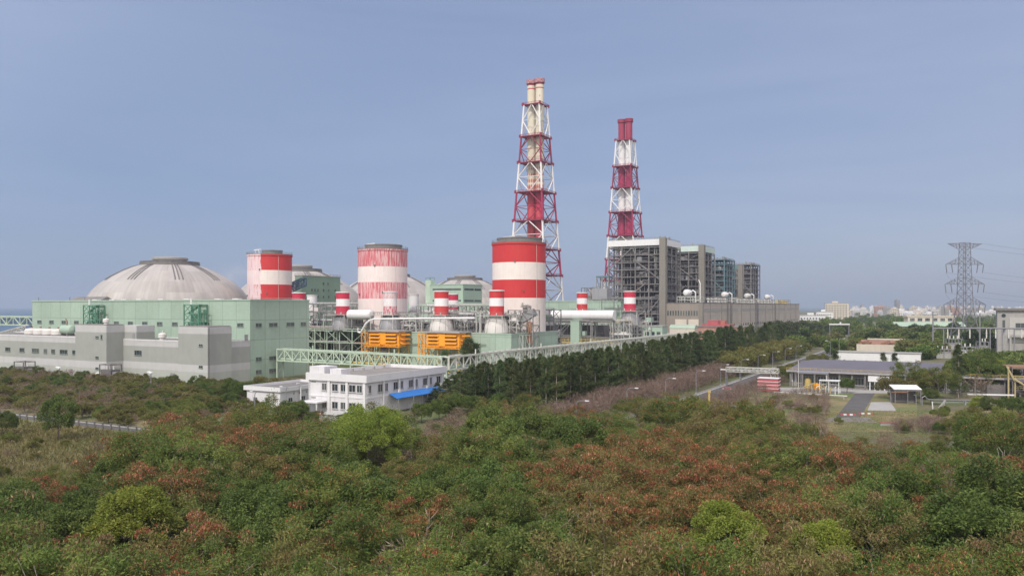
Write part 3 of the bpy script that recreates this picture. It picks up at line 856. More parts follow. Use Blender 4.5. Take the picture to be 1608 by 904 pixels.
rack('grey pipe rack at the foot of the leftmost white stack', b0(-140,40,10), 30, 8, [0,7,13,18], 7, 16, boxes=4, pipes=10, steel='grey_steel')
rack('pipe rack with tanks at the foot of the flaked middle silo', b0(-86,46,8), 34, 9, [0,6,12,17.5], 6, 17, boxes=5, pipes=14)
rack('pipe rack under the mint strip-window building', b0(-50,52,8), 44, 8, [0,7,13,18.5], 6, 18, boxes=6, pipes=14, steel='grey_steel')
rack('grey pipe rack under the left half of the big white duct', at(866,448), 24, 9, [0,6,12,19.2], 5, 20, boxes=6, pipes=14, steel='grey_steel', diag=.5)
rack('pipe rack with slanting yellow braces under the right end of the white duct', at(926,472), 30, 8, [0,6,12,18.5], 5, 21, steel='pale_steel', boxes=6, pipes=16, pmats=('pale_steel','yellow','dark_steel','yellow'), diag=.6)
rack('far pipe rack along the foot of the long mint wall', at(860,492), 40, 9, [0,10,18,25], 7, 22, boxes=7, pipes=14, steel='grey_steel')
rack('white pipe bends and frames at the foot of the largest boiler house', at(985,472), 12, 8, [0,7,14,19], 6, 23, boxes=5, pipes=14, steel='pale_steel', pmats=('white','pale_steel','drum'))
rack('dark frames under the boiler front left of the crimson stack', at(945,520), 34, 12, [0,9,18,27,33], 8, 24, boxes=8, pipes=14, steel='dark_steel', pmats=('grey_steel','dark_steel'))
rack('pale frame with pipe bends right below the crimson stack before the boiler house', at(962,450), 10, 4, [0,6,12,20], 3.3, 25, steel='pale_steel', boxes=3, pipes=14, pmats=('white','pale_steel','yellow'), diag=.5, w=.32)
rack('grey platform frames on the mint block roof behind the exhaust stacks', b0(-64,22,16.7), 60, 4, [0,4,8.5,11.5], 4.2, 26, boxes=8, pipes=24, steel='grey_steel', diag=.4, w=.3)
rack('grey platform frames behind the crimson stack next to the mint hall', b0(-146,22,16.7), 60, 5, [0,4,8.5,12.5], 4.2, 27, boxes=9, pipes=24, steel='grey_steel', diag=.4, w=.3)
for i,(px,py,D,L,r) in enumerate(((566,494,372,13,2.3),(735,493,395,9,1.6))):
    t = thing('horizontal_drum', ('white horizontal drum between the crimson stack and the flaked silo','small white horizontal drum left of the bright silo')[i], 'drum', at(px,D,zat(py,D)), ANG)
    d = MB().lathe([(.1,-L/2-.8),(r*.7,-L/2-.5),(r,-L/2),(r,L/2),(r*.7,L/2+.5),(.1,L/2+.8)], 20); d.v = [(z,x,y) for x,y,z in d.v]
    part('shell', d, MT['whs'], t, smooth=True)
    for sx in (-1,1): part('saddle', MB().box(sx*L*.33-.3,sx*L*.33+.3,-1.2,1.2,-6,-r+.2), MT['grey_steel'], t)
# tall portal posts in front of the mint block roof
for px,label in ((754.5,'tall grey post between the two white cones'),):
    t = thing('steel_post', label, 'steel post', at(px,340,16.5), ANG)
    part('shaft', MB().box(-.4,.4,-.4,.4,0,8.6), MT['pale_steel'], t); part('cross_arm', MB().box(-1.6,1.6,-.3,.3,8.6,9.1), MT['pale_steel'], t)
# curved white pipe over the left filter house
t = thing('curved_pipe', 'white pipe sweeping up from beside the left orange filter house and along the roof', 'pipe', at(562,352,17), ANG)
part('pipe', MB().tube([(0,0,1.5),(0,0,-.2),(1.4,0,-.6),(2.6,0,.8),(4.2,0,3.2),(6.0,.4,4.8),(8.5,.8,5.5),(34,1,6.0),(60,1,6.3)],.42,10), MT['whs'], t, smooth=True)

# dark blocks behind the racks: process equipment, with the shadow there in their colour
def dark_block(label, org, L, W, H, seed):
    rg = random.Random(seed); t = thing('process_block', label, 'process block', org, ANG)
    part('casing', MB().box(0,L,0,W,0,H), MT['boiler'], t)
    for i in range(int(L/4)):
        x = rg.uniform(0,L-3); z = rg.uniform(.1,.8)*H; part('panel', MB().box(x,x+rg.uniform(1.5,4),-rg.uniform(.3,1.2),-.003,z,min(H-.2,z+rg.uniform(1.5,4))), MT[rg.choice(('frame_steel','dark_steel','insul','mint_dark','frame_steel'))], t)
    fr = MB()
    for k in range(int(L/5)+1): fr.box(k*5-.2,k*5+.2,-1.6,-1.3,0,H)
    for k in range(1,4): fr.box(0,L,-1.58,-1.32,H*k/4-.2,H*k/4+.1)
    part('front_frame', fr, MT['grey_steel'], t)
dark_block('dark process block under the left half of the white duct', at(862,459), 34, 8, 17.5, 41)
dark_block('dark process block below the crimson stack before the boiler house', at(948,482), 22, 8, 15.5, 42)
dark_block('dark process block at the foot of the flaked middle silo', b0(-98,56), 60, 8, 20, 44)
dark_block('dark process block at the foot of the bright silo', b0(-36,50), 30, 6, 19, 45)
# white duct and its transition box
t = thing('white_duct', 'thick white horizontal duct right of the bright silo', 'duct', at(868,450,23.2), ANG)
d = MB().lathe([(2.65,0),(2.65,37.3)], 28); d.v = [(z,x,y) for x,y,z in d.v]
part('duct_shell', d, MT['whs'], t, smooth=True)
for x in (4,13,24,34):
    f = MB().lathe([(2.72,x-.12),(2.72,x+.12)], 28); f.v = [(z,a,b) for a,b,z in f.v]; part('flange', f, MT['drum'], t)
part('saddle_frame', MB().frame([1,13,25,36],[-2,2],[-23.2,-12,-2.8],.45,.35,.3,2), MT['grey_steel'], t)
part('under_walkway', MB().box(0,37,-2.2,2.2,-3.6,-3.1), MT['dark_steel'], t)
part('transition_box', MB().box(-6,-.05,-3,3,-7,3.6), MT['insul'], t)
t = thing('mint_column_hut', 'narrow mint tower under the white duct', 'hut', at(905,440,0), ANG)
part('wall', MB().box(-2.6,2.6,-2,2,0,20), MT['mint2'], t); part('cap', MB().box(-2.8,2.8,-2.2,2.2,20,20.4), MT['mint2'], t)
t = thing('yellow_barrier_rail', 'yellow safety railing along the edge of the process area', 'railing', at(880,443,0), ANG)
part('rail', MB().rail([(0,0,8.6),(35,0,8.6)],1.6,.25,2.4), MT['yellow'], t); part('edge_beam', MB().box(0,35,-.2,.2,8.0,8.6), MT['yellow'], t); part('post', MB().frame([0,12,23,35],[-.2,.2],[0,8],.35), MT['grey_steel'], t)
# inclined gallery right in front of the bright silo
t = thing('inclined_gallery', 'grey inclined gallery climbing to a steel tower in front of the bright silo', 'conveyor', at(808,345,0), ANG)
g = MB().bar((0,0,20.5),(9,2,25.6),4.2,3.0); part('gallery', g, MT['insul'], t)
g = MB()
for k in range(9): g.bar((k*1.05,-.2,20.5+k*.59),(k*1.05+.2,2.2,20.7+k*.59),.25,3.3)
part('gallery_rib', g, MT['grey_steel'], t)
part('support_tower', MB().frame([-2,4,10],[-2,4],[0,5,10,15,20,26.5],.42,.32,.6,31), MT['grey_steel'], t)
part('rust_brace', MB().bar((7.6,-2.4,12),(9.7,-2.4,21),.8,.4).bar((9.7,-2.4,12),(7.6,-2.4,21),.8,.4).box(7.3,9.9,-2.7,-2.3,20.6,21.4), MT['rust'], t)

# ---------------- truss gallery (conveyor) across the plant
TG = [at(440,312), at(555,297), at(698,277)]
TG.append(TG[2] + VY*300)
def zt_(i): return (7.0, 6.6, 6.0, 6.0)[i]
t = thing('truss_gallery', 'pale green truss gallery running from the mint hall over the pines to the far plant', 'conveyor gallery', (0,0,0))
for i,(nb) in enumerate((9,14,64)):
    a = TG[i] + Vector((0,0,zt_(i))); b = TG[i+1] + Vector((0,0,zt_(i+1)))
    part('truss_span', MB().truss(a, b, 3.6, 4.4, nb, .42 if i < 2 else .52), MT['mint_steel' if i < 2 else 'creamsteel'], t)
    part('walkway', MB().bar(a+Vector((0,0,-.1)), b+Vector((0,0,-.1)), 3.0, .2), MT['mint2'], t)
    L = (b-a).length; d = (b-a).normalized(); pb = MB(); s_ = Vector((d.y,-d.x,0))
    for o_,r_,z_ in ((-1.0,.38,.6),(0,.3,.55),(1.0,.45,.65)): pb.tube([a+s_*o_+Vector((0,0,z_)), b+s_*o_+Vector((0,0,z_))], r_, 8)
    part('pipe', pb, MT['mint2'] if i != 1 else MT['yellow'], t)
    n = max(1, int(L/17))
    lg = MB()
    for k in range(0 if i == 0 else 1, n+1):
        c = a + (b-a)*(k/n)
        for sg in (-1,1):
            e = c + s_*(1.8*sg); lg.bar((e.x,e.y,0),(e.x,e.y,a.z),.42)
        lg.bar(c+s_*1.8-Vector((0,0,a.z)), c-s_*1.8-Vector((0,0,.2)), .25)
        if k % 3 == 1:
            lg.bar(c+s_*1.8, c+s_*1.8+Vector((0,0,6.4)), .4)
    part('trestle_leg', lg, MT['mint_steel' if i < 2 else 'creamsteel'], t)
c = TG[2]; tw = MB().frame([-2.6,2.6],[-2.6,2.6],[0,2.2,4.4,6.2],.45,.34); 
for i in range(3):
    for y in (-2.6,2.6):
        tw.bar((-2.6,y,i*2.1),(2.6,y,i*2.1+2.1),.3); tw.bar((2.6,y,i*2.1),(-2.6,y,i*2.1+2.1),.3)
tw.v = [tuple(Matrix.Rotation(ANG,3,'Z')@Vector(v)+c) for v in tw.v]
part('corner_tower', tw, MT['mint_steel'], t)
# left truss bridges by the shore
t = thing('truss_bridge', 'pale truss gallery reaching the left end of the mint hall over the sea', 'conveyor gallery', grid_of(-142.5,10,0), ANG)
part('truss_span', MB().truss((-150,0,19.0),(-.1,0,19.0),4.5,4.0,26,.42), MT['mint_steel'], t)
part('enclosure', MB().box(-150,-.1,-1.4,1.4,19.4,22.0), MT['bluedk'], t)
part('trestle_leg', MB().frame([-140,-138],[-2,2],[0,10,19],.5).frame([-80,-78],[-2,2],[0,10,19],.5).frame([-20,-18],[-2,2],[0,10,19],.5), MT['mint_steel'], t)
t = thing('sloping_conveyor', 'pale sloping lattice conveyor rising to the left end of the mint hall', 'conveyor', grid_of(-143.5,2,0), ANG)
part('truss_span', MB().truss((-75,0,5.0),(-2,0,17.0),3.0,2.4,26,.34), MT['pale_steel'], t)
part('head_house', MB().box(-4,0,-2,2,15.5,19.0), MT['bluedk'], t)
part('trestle_leg', MB().frame([-60,-58],[-1.4,1.4],[0,7],.4).frame([-30,-28],[-1.4,1.4],[0,12],.4), MT['pale_steel'], t)

# ---------------- buildings behind the silos
def block(name, label, cat, px, D, front, side, H, m, strips=(), wins=(), parapet=True):
    t = thing(name, label, cat, at(px, D), ANG)
    part('wall', MB().box(-front,0,0,side,0,H), MT[m], t)
    part('roof', MB().box(-front-.25,.25,-.25,side+.25,H,H+.5), MT['mint2' if m.startswith('mint') else 'conc'], t)
    for (z,h) in strips:
        s = MB().box(-front+2,-1.5,-.08,-.003,z,z+h); part('window_strip', s, MT['glass2'], t)
        s = MB().box(.003,.08,1.5,side*.55,z,z+h).box(.003,.08,side*.6,side-1.5,z,z+h); part('window_strip', s, MT['glass2'], t)
    for (x,z,w,h,f) in wins: window(t, x if f=='y' else .003, -.003 if f=='y' else x, z, w, h, f)
    return t
g = block('sage_transfer_house', 'dark sage green transfer house in front of the second dome', 'industrial building', 475, 468, 6, 33, 46, 'green',
    wins=[(y,z,1.5,1.6,'x') for z in (29,33,37) for y in (7,9.6,12.2,17,21.6,27.5)] + [(21,41,1.5,1.6,'x'),(17,41,1.5,1.6,'x')])
part('roof_railing', MB().rail([(-6,0,46.4),(0,0,46.4),(0,33,46.4)],1.1,.12,3), MT['grey_steel'], g)
t = thing('blue_gallery_head', 'dark blue steel gallery between the left silo and the sage transfer house', 'conveyor gallery', at(461,455,0), ANG)
part('truss_span', MB().truss((-4,0,36),(8,0,40),4,4,6,.4), MT['bluedk'], t); part('enclosure', MB().box(-3,8,-1.5,1.5,31,35.6), MT['bluedk'], t)
part('support_tower', MB().frame([-3,8],[-2,2],[0,10,20,31],.5,.4,.6,4), MT['grey_steel'], t)
g = block('strip_window_house', 'mint building with long dark window strips in front of the farthest dome', 'industrial building', 727, 520, 26, 24, 42.2, 'mint2', strips=((38.6,1.3),(31.2,1.2)))
part('stair_tower', MB().box(-30.5,-26.3,1,6,0,45.6), MT['mint_steel'], g)
part('tower_railing', MB().frame([-30.3,-26.5],[1.2,5.8],[45.6,47.4],.22), MT['green_steel'], g)
part('lower_wing', MB().box(-40,30,-9,-.3,0,30), MT['mint2'], g)
block('long_mint_wall_house', 'long plain mint building behind the white duct, left of the boilers', 'industrial building', 975, 520, 62, 8, 31.4, 'mint')
t = thing('grey_fan_house', 'plain grey fan house on legs left of the largest boiler house', 'fan house', at(953,545,0), ANG)
part('casing', MB().box(-11,0,0,10,33,40.5), MT['insul'], t); part('support_frame', MB().frame([-11,-5.5,0],[0,10],[0,11,22,33],.6,.45,.5,8), MT['grey_steel'], t)
part('ridge_duct', MB().box(-18,-11.1,2,8,31,36), MT['conc'], t); part('railing', MB().rail([(-11,0,40.5),(0,0,40.5)],1.2,.15,2.5), MT['grey_steel'], t)
part('side_frame', MB().frame([-19,-15,-11.5],[0,6],[33,37,41],.4,.3,.6,9), MT['dark_steel'], t)
t = thing('blue_canopy', 'small teal canopy on steel legs at the left edge of the largest boiler house', 'canopy', at(949,580,0), ANG)
part('roof', MB().box(-5,5,-4,4,49.2,50.2), MT['teal_steel'], t); part('support_frame', MB().frame([-4.6,0,4.6],[-3.6,3.6],[0,16,30,40,49.2],.45,.35,.6,10), MT['grey_steel'], t)
t = thing('ash_precipitator', 'pale stepped precipitator block low on the left of the boiler house', 'precipitator', at(938,600,0), ANG)
part('casing', MB().box(-14,6,0,12,28,37), MT['conc'], t); part('hopper', MB().box(-10,2,2,10,20,28), MT['drum'], t); part('roof_box', MB().box(-8,-2,3,8,37,41).box(0,4,3,8,37,40), MT['drum'], t); part('support_frame', MB().frame([-14,-4,6],[0,12],[0,10,20,28],.6), MT['grey_steel'], t)

# ---------------- chimneys
def tower_z(py): return CAMH + (HY-py)/FPX*697
LV = [226, 203.6, 175.8, 152.9, 127.3, 102.2, 77.6, 54.8, 30, 0]
def half(z): return (28.3 - .0872*z)/math.sqrt(2)
def chimney(px, D, label, fm, capm):
    t = thing('chimney', label, 'chimney', at(px, D), ANG)
    cols = ['whs','dred','whs','dredb','whs','dredb','whs','whs']
    for i in range(1, 9):
        z1, z0 = LV[i], LV[i+1]; h1, h0 = half(z1), half(z0)
        b = MB(); cw = 1.2 + .05*i; bw = .80 + .02*i
        C1 = [Vector((sx*h1,sy*h1,z1)) for sx,sy in ((-1,-1),(1,-1),(1,1),(-1,1))]
        C0 = [Vector((sx*h0,sy*h0,z0)) for sx,sy in ((-1,-1),(1,-1),(1,1),(-1,1))]
        for k in range(4):
            b.tube([C0[k], C1[k]], cw*.62, 8)
            k2 = (k+1)%4
            M0 = (C0[k]+C0[k2])/2; M1 = (C1[k]+C1[k2])/2; zm = .5
            P = C0[k].lerp(C1[k], zm); Q = C0[k2].lerp(C1[k2], zm)
            b.tube([M1,P],bw*.5,6); b.tube([M1,Q],bw*.5,6); b.tube([P,M0],bw*.5,6); b.tube([Q,M0],bw*.5,6)
            b.tube([P,Q],bw*.32,6)
            b.bar(C0[k],C0[k2],bw*.8)
        part('lattice_section', b, MT[cols[i-1]], t)
    for i in range(1, 8):
        z = LV[i]; h = half(z) + .9
        b = MB().box(-h,h,-h,h,z-.45,z+.25)
        b.rail([(-h,-h,z+.25),(h,-h,z+.25),(h,h,z+.25),(-h,h,z+.25),(-h,-h,z+.25)],1.5,.16,2.6)
        for sx,sy in ((-1,-1),(1,-1),(1,1),(-1,1)): b.box(sx*h-.7,sx*h+.7,sy*h-.7,sy*h+.7,z-1.1,z+1.3)
        part('platform', b, MT['dred'], t)
    for sx in (-4.05, 4.05):
        f = part('flue', MB().lathe([(3.75,0),(3.7,120),(3.6,222.5),(4.0,222.6),(4.4,224.2),(4.4,226.2),(3.6,226.2),(3.4,224)], 32, sx, 0), fm, t, smooth=True)
        cb = MB().lathe([(4.45,222.7),(4.5,224.2),(4.5,226.3)], 24, sx, 0, cap=False)
        part('flue_cap', cb, capm, f)
    return t
MT['dredb'] = paint('deep_red_steel', (.33,.014,.075,1), .6, .1, .3, .1)
def flue_a():
    m, nt, b = newmat('flue_cream_red')
    sp = objz(nt)
    c = mix(nt, maprange(nt, noise(nt, .08, 5), .35, .65), (.62,.57,.42,1), (.70,.66,.55,1))
    # red oval patches where a lower coat shows, denser towards the bottom
    t = N(nt, "ShaderNodeTexCoord")
    at2 = N(nt, "ShaderNodeMath", operation='ARCTAN2')
    ax = N(nt, "ShaderNodeMath", operation='ABSOLUTE'); nt.links.new(sp.outputs[0], ax.inputs[0])
    sb2 = N(nt, "ShaderNodeMath", operation='SUBTRACT'); nt.links.new(ax.outputs[0], sb2.inputs[0]); sb2.inputs[1].default_value = 4.05
    nt.links.new(sp.outputs[1], at2.inputs[0]); nt.links.new(sb2.outputs[0], at2.inputs[1])
    u = N(nt, "ShaderNodeMath", operation='MULTIPLY'); nt.links.new(at2.outputs[0], u.inputs[0]); u.inputs[1].default_value = 14/6.2832
    v = N(nt, "ShaderNodeMath", operation='MULTIPLY'); nt.links.new(sp.outputs[2], v.inputs[0]); v.inputs[1].default_value = 1/5.2
    uf = N(nt, "ShaderNodeMath", operation='FRACT'); nt.links.new(u.outputs[0], uf.inputs[0])
    vf = N(nt, "ShaderNodeMath", operation='FRACT'); nt.links.new(v.outputs[0], vf.inputs[0])
    cb = N(nt, "ShaderNodeCombineXYZ"); nt.links.new(uf.outputs[0], cb.inputs[0]); nt.links.new(vf.outputs[0], cb.inputs[1])
    ds = N(nt, "ShaderNodeVectorMath", operation='DISTANCE'); nt.links.new(cb.outputs[0], ds.inputs[0]); ds.inputs[1].default_value = (.5,.5,0)
    rad = maprange(nt, sp.outputs[2], 127, 168, .47, .0)
    gt = N(nt, "ShaderNodeMath", operation='LESS_THAN'); nt.links.new(ds.outputs['Value'], gt.inputs[0]); nt.links.new(rad, gt.inputs[1])
    c = mix(nt, gt.outputs[0], c, (.50,.11,.08,1))
    fl = maprange(nt, noise(nt, .5, 3, (1,1,.35)), .66, .68, 0, .85)
    c = mix(nt, fl, c, (.42,.10,.09,1))
    # faded red below
    lo = N(nt, "ShaderNodeMath", operation='LESS_THAN'); nt.links.new(sp.outputs[2], lo.inputs[0]); lo.inputs[1].default_value = 127.5
    redc = mix(nt, maprange(nt, noise(nt, .12, 5, (1,1,.3)), .4, .65), (.52,.02,.075,1), (.55,.12,.09,1))
    c = mix(nt, lo.outputs[0], c, redc)
    for z0,z1,col in ((221.0,230,(.30,.05,.07,1)),(217.6,218.6,(.45,.05,.07,1))):
        g1 = N(nt, "ShaderNodeMath", operation='COMPARE'); nt.links.new(sp.outputs[2], g1.inputs[0]); g1.inputs[1].default_value = (z0+z1)/2; g1.inputs[2].default_value = (z1-z0)/2
        c = mix(nt, g1.outputs[0], c, col)
    nt.links.new(c, b.inputs['Base Color']); b.inputs['Roughness'].default_value = .65
    return m
def cap_mat():
    m, nt, b = newmat('flue_cap_checker')
    t = N(nt, "ShaderNodeTexCoord"); ck = N(nt, "ShaderNodeTexChecker"); ck.inputs['Scale'].default_value = .75
    nt.links.new(t.outputs['Object'], ck.inputs['Vector'])
    c = mix(nt, ck.outputs['Fac'], (.26,.03,.05,1), (.52,.36,.36,1))
    nt.links.new(c, b.inputs['Base Color']); b.inputs['Roughness'].default_value = .7
    return m
mfb = banded('flue_red_white', [(0,(.73,.72,.71,1)),(54.8,DRED),(56,(.73,.72,.71,1)),(102.2,(.36,.018,.08,1)),(127.3,(.76,.75,.74,1)),(152.9,(.36,.018,.08,1)),(175.8,(.76,.75,.74,1)),(203.6,(.31,.018,.06,1))], .6, .06)
chimney(841, 697, 'taller chimney with two cream flues flaking to red spots inside a red and white lattice', flue_a(), cap_mat())
chimney(982, 845, 'farther chimney with two crimson and white banded flues, behind the boiler houses', mfb, MT['dred'])

# ---------------- boiler houses
def boiler(px, D, W, L, H, label, steel, fascia, seed, pillar=True, body=True, top=True, lv=14):
    rg = random.Random(seed)
    t = thing('boiler_house', label, 'boiler house', at(px, D), ANG)
    zs = [H*k/lv for k in range(lv+1)]
    xs = [-W + W*k/4 for k in range(5)]; ys = [1 + (L-1)*k/4 for k in range(5)]
    part('steel_frame', MB().frame(xs, ys, zs, .85, .5, .14, seed), MT[steel], t)
    sub = MB()
    for k in range(1, 2*lv):
        z = zs[-1]*k/(2*lv)
        if rg.random() < .8: sub.box(-W*rg.choice((1,1,.75,.5)), -W*rg.choice((0,0,.25,.5)), 1.6,1.85,z,z+.22)
        if rg.random() < .8: sub.box(-.9,-.65,2,L*rg.choice((1,1,.7)),z,z+.22)
    for k in range(15):
        x = -W*rg.uniform(.02,.98); z0 = H*rg.uniform(0,.6); sub.box(x,x+.28,1.5,1.78,z0,min(H-3,z0+H*rg.uniform(.12,.5)))
        y = L*rg.uniform(.05,.98); sub.box(-1.1,-.82,y,y+.28,z0,min(H-3,z0+H*rg.uniform(.12,.5)))
    part('light_framing', sub, MT['grey_steel'], t)
    br = MB()
    for (a,b,c,d) in ((-W*.5,.80,-W*.02,.60),(-W*.98,.72,-W*.55,.93),(-W*.55,.93,-W*.5,.86),(-W*.9,.40,-W*.5,.26),(-W*.25,.30,-W*.02,.45),(-W*.6,.46,-W*.3,.58),(-W*.75,.10,-W*.5,.24)):
        br.bar((a,.6,H*b),(c,.6,H*d),.7)
    part('brace', br, MT[steel], t)
    part('furnace', MB().box(-W*.84,-W*.14,L*.26,L*.9,H*.10,H*.95), MT['boiler'], t)
    part('rear_screen', MB().box(-W*.96,-W*.04,L*.93,L*.96,6,H*.96), MT['boiler'], t)
    fl = MB(); 
    for k in range(1, lv):
        x0 = -W + rg.choice((0,.1,.3))*W; x1 = -rg.choice((0,.1,.35))*W
        fl.box(x0+.5,x1-.5,1.5,L*.22,zs[k]+.02,zs[k]+.14); fl.box(-W*.13,-.5,1.5,L*rg.choice((.6,.95)),zs[k]+.02,zs[k]+.13)
    part('grating_floor', fl, MT['dark_steel'], t)
    rl = MB()
    for k in range(1, lv):
        if rg.random() < .75:
            a = -W + W*rg.choice((0,.25,.5)); b = -W*rg.choice((0,.25,.4)); 
            rl.rail([(a,1.0,zs[k]),(b,1.0,zs[k])],1.3,.2,2.2); rl.rail([(-.2,1,zs[k]),(-.2,L*rg.uniform(.5,1),zs[k])],1.3,.2,2.2)
    part('railing', rl, MT[steel], t)
    for pm, n in (('grey_steel',16),('pale_steel',9),('boiler',14),('rust',3)):
        for i in range(n):
            b = MB(); y = rg.uniform(2,L*.24); x = rg.uniform(-W*.95,-W*.05); z = rg.uniform(H*.05,H*.8); r = rg.choice((.35,.5,.8))
            if rg.random() < .5: b.tube([(x,y,z),(x,y,z+rg.uniform(6,22))], r, 8)
            else: b.tube([(x,y,z),(max(-W*.97,x-rg.uniform(4,16)),y,z),(max(-W*.97,x-rg.uniform(4,16)),y,z-rg.uniform(2,6))], r, 8)
            part('pipe', b, MT[pm], t)
    for i in range(34):
        x = rg.uniform(-W*.95,-W*.1); k = rg.randrange(0, lv-1); a = rg.uniform(2,6)
        part('duct_box', MB().box(x,min(x+a,-.6),2,L*.24,zs[k]+.15,zs[k]+rg.uniform(1.5,4.6)), MT[rg.choice(('boiler','boiler','dark_steel','frame_steel','frame_steel','insul'))], t)
    for i in range(8):
        y = rg.uniform(3,L-6); k = rg.randrange(4, lv-1)
        part('duct_box', MB().box(-W*.13,-1.2,y,y+rg.uniform(2,6),zs[k]+.15,zs[k]+rg.uniform(1.5,3.6)), MT[rg.choice(('boiler','insul','dark_steel'))], t)
    if fascia:
        part('roof_fascia', MB().box(-W-.8,.5,.2,L+.5,H-4.6,H), MT[fascia], t)
    else:
        part('roof_slab', MB().box(-W-.8,.8,.2,L+.5,H-1.1,H), MT[steel], t)
    rm = MB()
    for i in range(9): 
        x = rg.uniform(-W*.3,-1); y = rg.uniform(4,L*.8); rm.box(x,x+1,y,y+1.4,H+.02,H+rg.uniform(.8,3))
    rm.rail([(-W,1,H),(0,1,H),(0,L,H)],1.3,.18,3)
    part('roof_plant', rm, MT['grey_steel'], t)
    if pillar:
        part('lift_shaft', MB().box(-1.6,3.2,-2.4,1.8,0,H+.6), MT['beige'], t)
    return t
boiler(1040, 600, 43.5, 44.5, 79, 'largest and nearest boiler house, open frame under a white roof band', 'frame_steel', 'whs', 51)
MT['mint_pale'] = paint('pale_mint_band', (.55,.66,.60,1), .6, .05, .1, .1)
boiler(1101, 669, 43.5, 42, 79, 'second boiler house with a pale mint roof band, tucked behind the nearest one', 'frame_steel', 'mint_pale', 52)
boiler(1137, 742, 34, 40, 72.5, 'third boiler house in teal painted steel without a lift shaft', 'teal_steel', None, 53, pillar=False)
boiler(1179, 830, 30, 44, 72.5, 'farthest boiler house of grey steel, rightmost of the four', 'frame_steel', None, 54, pillar=False)
t = thing('lift_shaft_tower', 'slim concrete shaft between the teal and the farthest boiler house', 'shaft', at(1163,812), ANG)
part('shaft', MB().box(-2.6,2.2,-2,1.5,0,70), MT['beige'], t); part('link_bridge', MB().box(-14,-2.65,-1,1.4,66,70.5), MT['teal_steel'], t)

# ---------------- long turbine hall
K = at(1103, 585)
t = thing('turbine_hall', 'very long beige turbine hall below the boiler houses', 'industrial hall', K, ANG)
part('wall', MB().box(-31,0,0,420,0,30.4), MT['beige2'], t)
part('roof', MB().box(-31.3,.3,-.3,420.3,30.4,31.0), MT['dark_steel'], t)
part('side_cladding', MB().box(.003,.10,1.8,419.8,8.5,30.2), MT['cladlight'], t)
for k in range(14):
    w = MB().box(-28.6+k*2.0,-27.5+k*2.0,-.08,-.003,21.2,24.8); part('window_slit', w, MT['glass2'], t)
for x0 in (-20.5,-10.5):
    part('wall_panel', MB().box(x0,x0+8.6,-.12,-.003,9,18.5), MT['cream'], t); 
part('lower_canopy', MB().box(-30,0,-3,-.13,7.4,8.4), MT['conc'], t)
part('corner_pilaster', MB().box(-2.6,.4,-.6,1.6,0,30.3), MT['beige'], t)
for k in range(12):
    y = 20 + k*34
    part('pilaster', MB().box(.103,.4,y,y+1.0,0,30.3), MT['beige'], t)
for (y0,y1) in ((4,110),(118,225),(232,330),(338,414)):
    part('clerestory', MB().box(.103,.2,y0,y1,24.0,26.5), MT['conc'], t)
    for j in range(int((y1-y0)/9)):
        part('window_slit', MB().box(.103,.2,y0+j*9+2,y0+j*9+5,11.5,13.4), MT['glass2'], t)
for y in (72,83,178,186,270): part('downpipe', MB().cyl(1.0,y,0,31.6,.55,n=8), MT['dark_steel'], t)
def deaerator(s, label, m='whs'):
    p = K + UX*(-14) + VY*s + Vector((0,0,31.0))
    t = thing('deaerator_tank', label, 'tank', p, ANG)
    d = MB().lathe([(.1,-2.0),(1.7,-1.5),(2.5,0),(2.6,3),(2.6,7),(1.7,8.4),(.1,8.8)], 20); d.v = [(x,z,y+7.2) for x,y,z in d.v]; d.f = [f[::-1] for f in d.f]
    part('shell', d, MT[m], t, smooth=True)
    part('support_frame', MB().frame([-3.4,3.4],[0,7,14],[0,2,4.0],.5,.4), MT['pale_steel'], t)
    part('pipe', MB().tube([(2.5,2,7.5),(4.6,2,9.0),(6.6,2,7.6),(6.6,2,0)],.55,10), MT['whs'], t)
    if s < 100: part('pipe', MB().tube([(9,6,0),(9,6,14),(7.8,6,17)],.4,8), MT['whs'], t)
    part('platform', MB().frame([-6,0,6,12],[-3,3],[0,2.2,4.6],.4,.35,.5,int(s)), MT['pale_steel'], t)
deaerator(-2+8, 'white deaerator tank at the near end of the turbine hall roof'); deaerator(118, 'white deaerator tank on the turbine hall roof before the second lift shaft')
deaerator(205, 'bluish deaerator tank on the turbine hall roof below the teal boiler', 'drum'); deaerator(300, 'farthest deaerator tank at the back of the turbine hall roof')
for i,(s,lb) in enumerate(((60,'roof fan cluster behind the first deaerator tank'),(160,'roof fan cluster before the bluish deaerator tank'),(250,'roof fan cluster below the farthest boiler house'),(345,'yellowish roof pipework near the far end of the turbine hall'))):
    t = thing('roof_fans', lb, 'roof fans', K+UX*(-12)+VY*s+Vector((0,0,31.0)), ANG)
    for j in range(8): part('fan', MB().lathe([(1.1,0),(1.1,2.4),(1.6,2.5),(1.6,3.3),(.3,3.8)],12,(j%2)*5,j*5), MT['pale_steel' if i < 3 else 'yellow'], t)
    part('frame', MB().frame([-3,2,8],[0,14,28,40],[0,4.4],.35,.3,.4,i), MT['grey_steel'], t)
MT['terra2'] = paint('salmon_paint', (.42,.14,.10,1), .7, .12, .3, .2)
